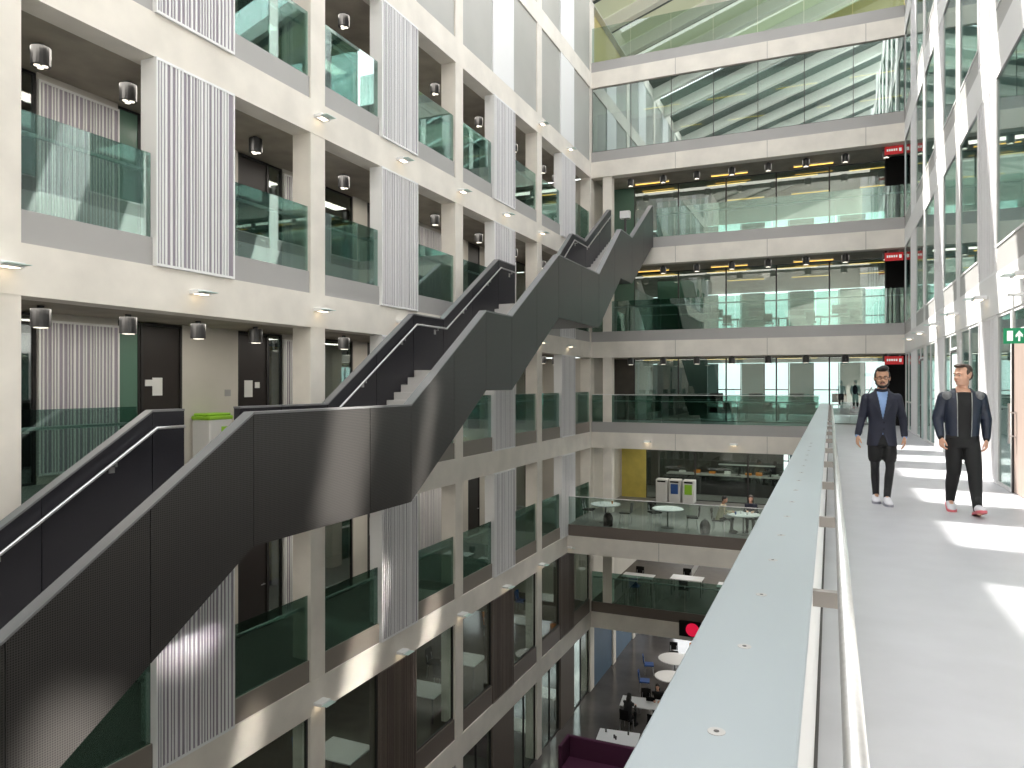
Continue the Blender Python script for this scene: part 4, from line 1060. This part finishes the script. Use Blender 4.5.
# --- small seated people
def seated(loc, rz, top, skin, hair, trousers, label, longhair=False, lean=.1):
    p = empty('person', loc, rz, label=label, cat='person')
    b = MB(); hc = (0, -.06-lean, 1.22); Rm, T = headparts(p, hc, 0, .25, M[skin])
    tr = [(.46, 0, .05, .16, .12), (.55, 0, .04, .15, .11), (.75, 0, .02-lean*.4, .145, .1), (.92, 0, -lean*.8, .17, .11), (1.0, 0, -lean, .15, .09), (1.05, 0, -lean, .07, .06)]
    torso(b, tr); add_head(b, hc, Rm, T, (0, -lean, 1.03))
    arms = [[(sx*.18, -lean, .97), (sx*.24, -.1-lean, .74), (sx*.12, -.33-lean, .79)] for sx in (-1, 1)]
    legs = [[(sx*.09, .0, .5), (sx*.11, -.42, .49), (sx*.11, -.40, .1), (sx*.11, -.5, .04)] for sx in (-1, 1)]
    for a in arms: limb(b, a, [.045, .036, .026], 10)
    for l in legs: limb(b, l, [.075, .055, .036, .03], 10)
    for a, sx in zip(arms, (-1, 1)): hand(b, a[2], (-sx*.4, -1, -.1), sx, 1, .4, (-sx*1, -.1, .3), (0, 0, 1))
    fuse(b, 'body', M[skin], p, .01, 1)
    face_bits(p, T, Rm)
    j = MB(); torso(j, rings_scaled(tr, .02))
    for a in arms: limb(j, [a[0], a[1], tuple(Vector(a[1])*.15+Vector(a[2])*.85)], [.062, .052, .04], 10)
    fuse(j, 'jumper', M[top], p, .014, 2, cut=lambda c, n: c.z > 1.055)
    j = MB(); torso(j, [(.43, 0, .04, .17, .13), (.5, 0, .04, .175, .135), (.58, 0, .04, .165, .125)])
    for l in legs: limb(j, l[:3], [.088, .07, .05], 10)
    fuse(j, 'trousers', M[trousers], p, .014, 2)
    for sx in (-1, 1): shoe(p, (sx*.11, -.4, 0), (sx*.11, -.6, 0), M['black'], M['black'])
    h = MB(); h.ell(T(0, .03, .055), (.088, .1, .088), 16, 10, Rm); h.ell(T(0, .06, -.0), (.08, .055, .08), 16, 10, Rm)
    if longhair:
        h.ell(T(0, .07, -.12), (.09, .05, .17), 14, 10, Rm)
        for sx in (-1, 1): h.ell(T(sx*.075, .02, -.07), (.024, .045, .13), 12, 8, Rm)
    fuse(h, 'hair', M[hair], p, .01, 1)
seated((-3.78, 27.95, L1), PI/2, 'beige', 'skin1', 'hair_black', 'cloth_black', 'seated person in beige jumper at the third balcony table')
seated((-2.75, 28.68, L1), 0.0, 'navy', 'skin2', 'hair_brown', 'cloth_black', 'seated person in dark top behind the third balcony table', True)
seated((-7.2, 27.42, G), PI-.25, 'cloth_black', 'skin2', 'hair_black', 'cloth_black', 'seated long haired person in black, back to the walkway, ground floor', True)
seated((-6.35, 28.98, G), .1, 'cloth_black', 'skin2', 'hair_black', 'cloth_black', 'seated person in black with laptop at ground floor table', True)
# ------------------------------------------------------------------ light
w = bpy.data.worlds.new('World'); sc.world = w; w.use_nodes = True
nt = w.node_tree; bg = nt.nodes['Background']
tc = nt.nodes.new('ShaderNodeTexCoord'); sp = nt.nodes.new('ShaderNodeSeparateXYZ'); cr = nt.nodes.new('ShaderNodeValToRGB')
nt.links.new(tc.outputs['Generated'], sp.inputs[0]); nt.links.new(sp.outputs['Z'], cr.inputs['Fac']); nt.links.new(cr.outputs['Color'], bg.inputs['Color'])
cr.color_ramp.elements[0].color = (.37, .40, .40, 1); cr.color_ramp.elements[1].color = (.97, .98, 1, 1); cr.color_ramp.elements[1].position = .5
bg.inputs['Strength'].default_value = 5.5
def sun(name, d, e, ang=.5, col=(1, .96, .9)):
    l = bpy.data.lights.new(name, 'SUN'); l.energy = e; l.angle = math.radians(ang); l.color = col
    o = bpy.data.objects.new(name, l); COL.objects.link(o); o.rotation_euler = Vector(d).to_track_quat('-Z', 'Y').to_euler(); o.location = (-6, 20, 30)
sun('sun_lamp', (.56, -.42, -1), 13)
def beam(name, target, d, sx, sy, e, roll=0, dist=7, spread=3):
    l = bpy.data.lights.new(name, 'AREA'); l.shape = 'RECTANGLE'; l.size = sx; l.size_y = sy; l.energy = e; l.spread = math.radians(6); l.color = (1, .95, .86)
    o = bpy.data.objects.new(name, l); COL.objects.link(o); d = Vector(d).normalized()
    o.location = Vector(target)-d*dist
    q = d.to_track_quat('-Z', 'Y'); o.rotation_euler = (q.to_matrix() @ Matrix.Rotation(roll, 3, 'Z')).to_euler()
D = (-.75, -.12, -.55)
beam('reflected_sun_beam', (-6.8, 9.15, .45), D, 1.0, 1.7, 26, -.32)
beam('reflected_sun_beam', (-6.8, 11.5, .5), D, .3, 2.0, 8, -.32)
beam('reflected_sun_beam', (-6.8, 4.7, -1.95), D, .8, .7, 10, -.4)
beam('reflected_sun_beam', (-9.5, 13.4, -4.4), D, .9, 3.2, 12, -.45, 8)
beam('reflected_sun_beam', (-9.5, 9.9, -4.9), D, .4, 1.2, 1.6, -.45, 8)
beam('reflected_sun_beam', (-9.5, 16.4, -4.6), D, .6, 3.0, 7, -.45, 8)
# unseen fill lights added to brighten the lower storeys, rooms and corridors
def area(name, x, y, z, sx, sy, e, col=(1, .93, .82)):
    l = bpy.data.lights.new(name, 'AREA'); l.shape = 'RECTANGLE'; l.size = sx; l.size_y = sy; l.energy = e; l.color = col
    o = bpy.data.objects.new(name, l); COL.objects.link(o); o.location = (x, y, z)
for k in range(4):
    for lv in (0, 1, 2, 3): area('room_ceiling_lamp', XR+2.6, Y0+2.8+P*k, lv*ST+BB-.02, 2.5, 4.5, 60, (1, .98, .93))
area('room_ceiling_lamp', -3.5, B+2.5, 3*ST+BB-.02, 11, 3, 200)
for lv in (-3, -2, -1, 0, 1, 2):
    z = lv*ST+BB-.02
    e = 1.1 if lv < 0 else .8
    area('room_ceiling_lamp', -3.5, B+5.5, z, 9, 4, 130*e)
    area('gallery_ceiling_lamp', -3.5, B+1.1, z, 10, .5, 45*e)
    for k in range(4):
        area('corridor_ceiling_lamp', -10.8, Y0+2.5+P*k, z, .4, 5, 34 if lv > -2 else 26)
for x in (-7.5, -4.5, -1.5):  # added spots that brighten the balcony tables from the beam
    l = bpy.data.lights.new('beam_spot', 'SPOT'); l.energy = 260; l.spot_size = math.radians(95); l.spot_blend = .6; l.color = (1, .95, .88); l.shadow_soft_size = .1
    o = bpy.data.objects.new('beam_spot', l); COL.objects.link(o); o.location = (x, B-.25, -.85); o.rotation_euler = Vector((0, -1.9, -2.6)).to_track_quat('-Z', 'Y').to_euler()
# camera
cd = bpy.data.cameras.new('Camera'); cam = bpy.data.objects.new('Camera', cd); COL.objects.link(cam)
cam.location = (0, 0, CH); cam.rotation_euler = (PI/2, 0, TH); cd.sensor_width = 36; cd.lens = 723.4/1024*36; cd.clip_start = .05; cd.clip_end = 300
sc.camera = cam
sc.cycles.transparent_max_bounces = 20; sc.cycles.max_bounces = 7; sc.cycles.diffuse_bounces = 4; sc.cycles.glossy_bounces = 4
sc.cycles.caustics_reflective = False; sc.cycles.caustics_refractive = False; sc.cycles.sample_clamp_indirect = 6
sc.view_settings.view_transform = 'Standard'; sc.view_settings.look = 'None'; sc.view_settings.exposure = .27; sc.view_settings.gamma = 1.06
bpy.context.view_layer.update()
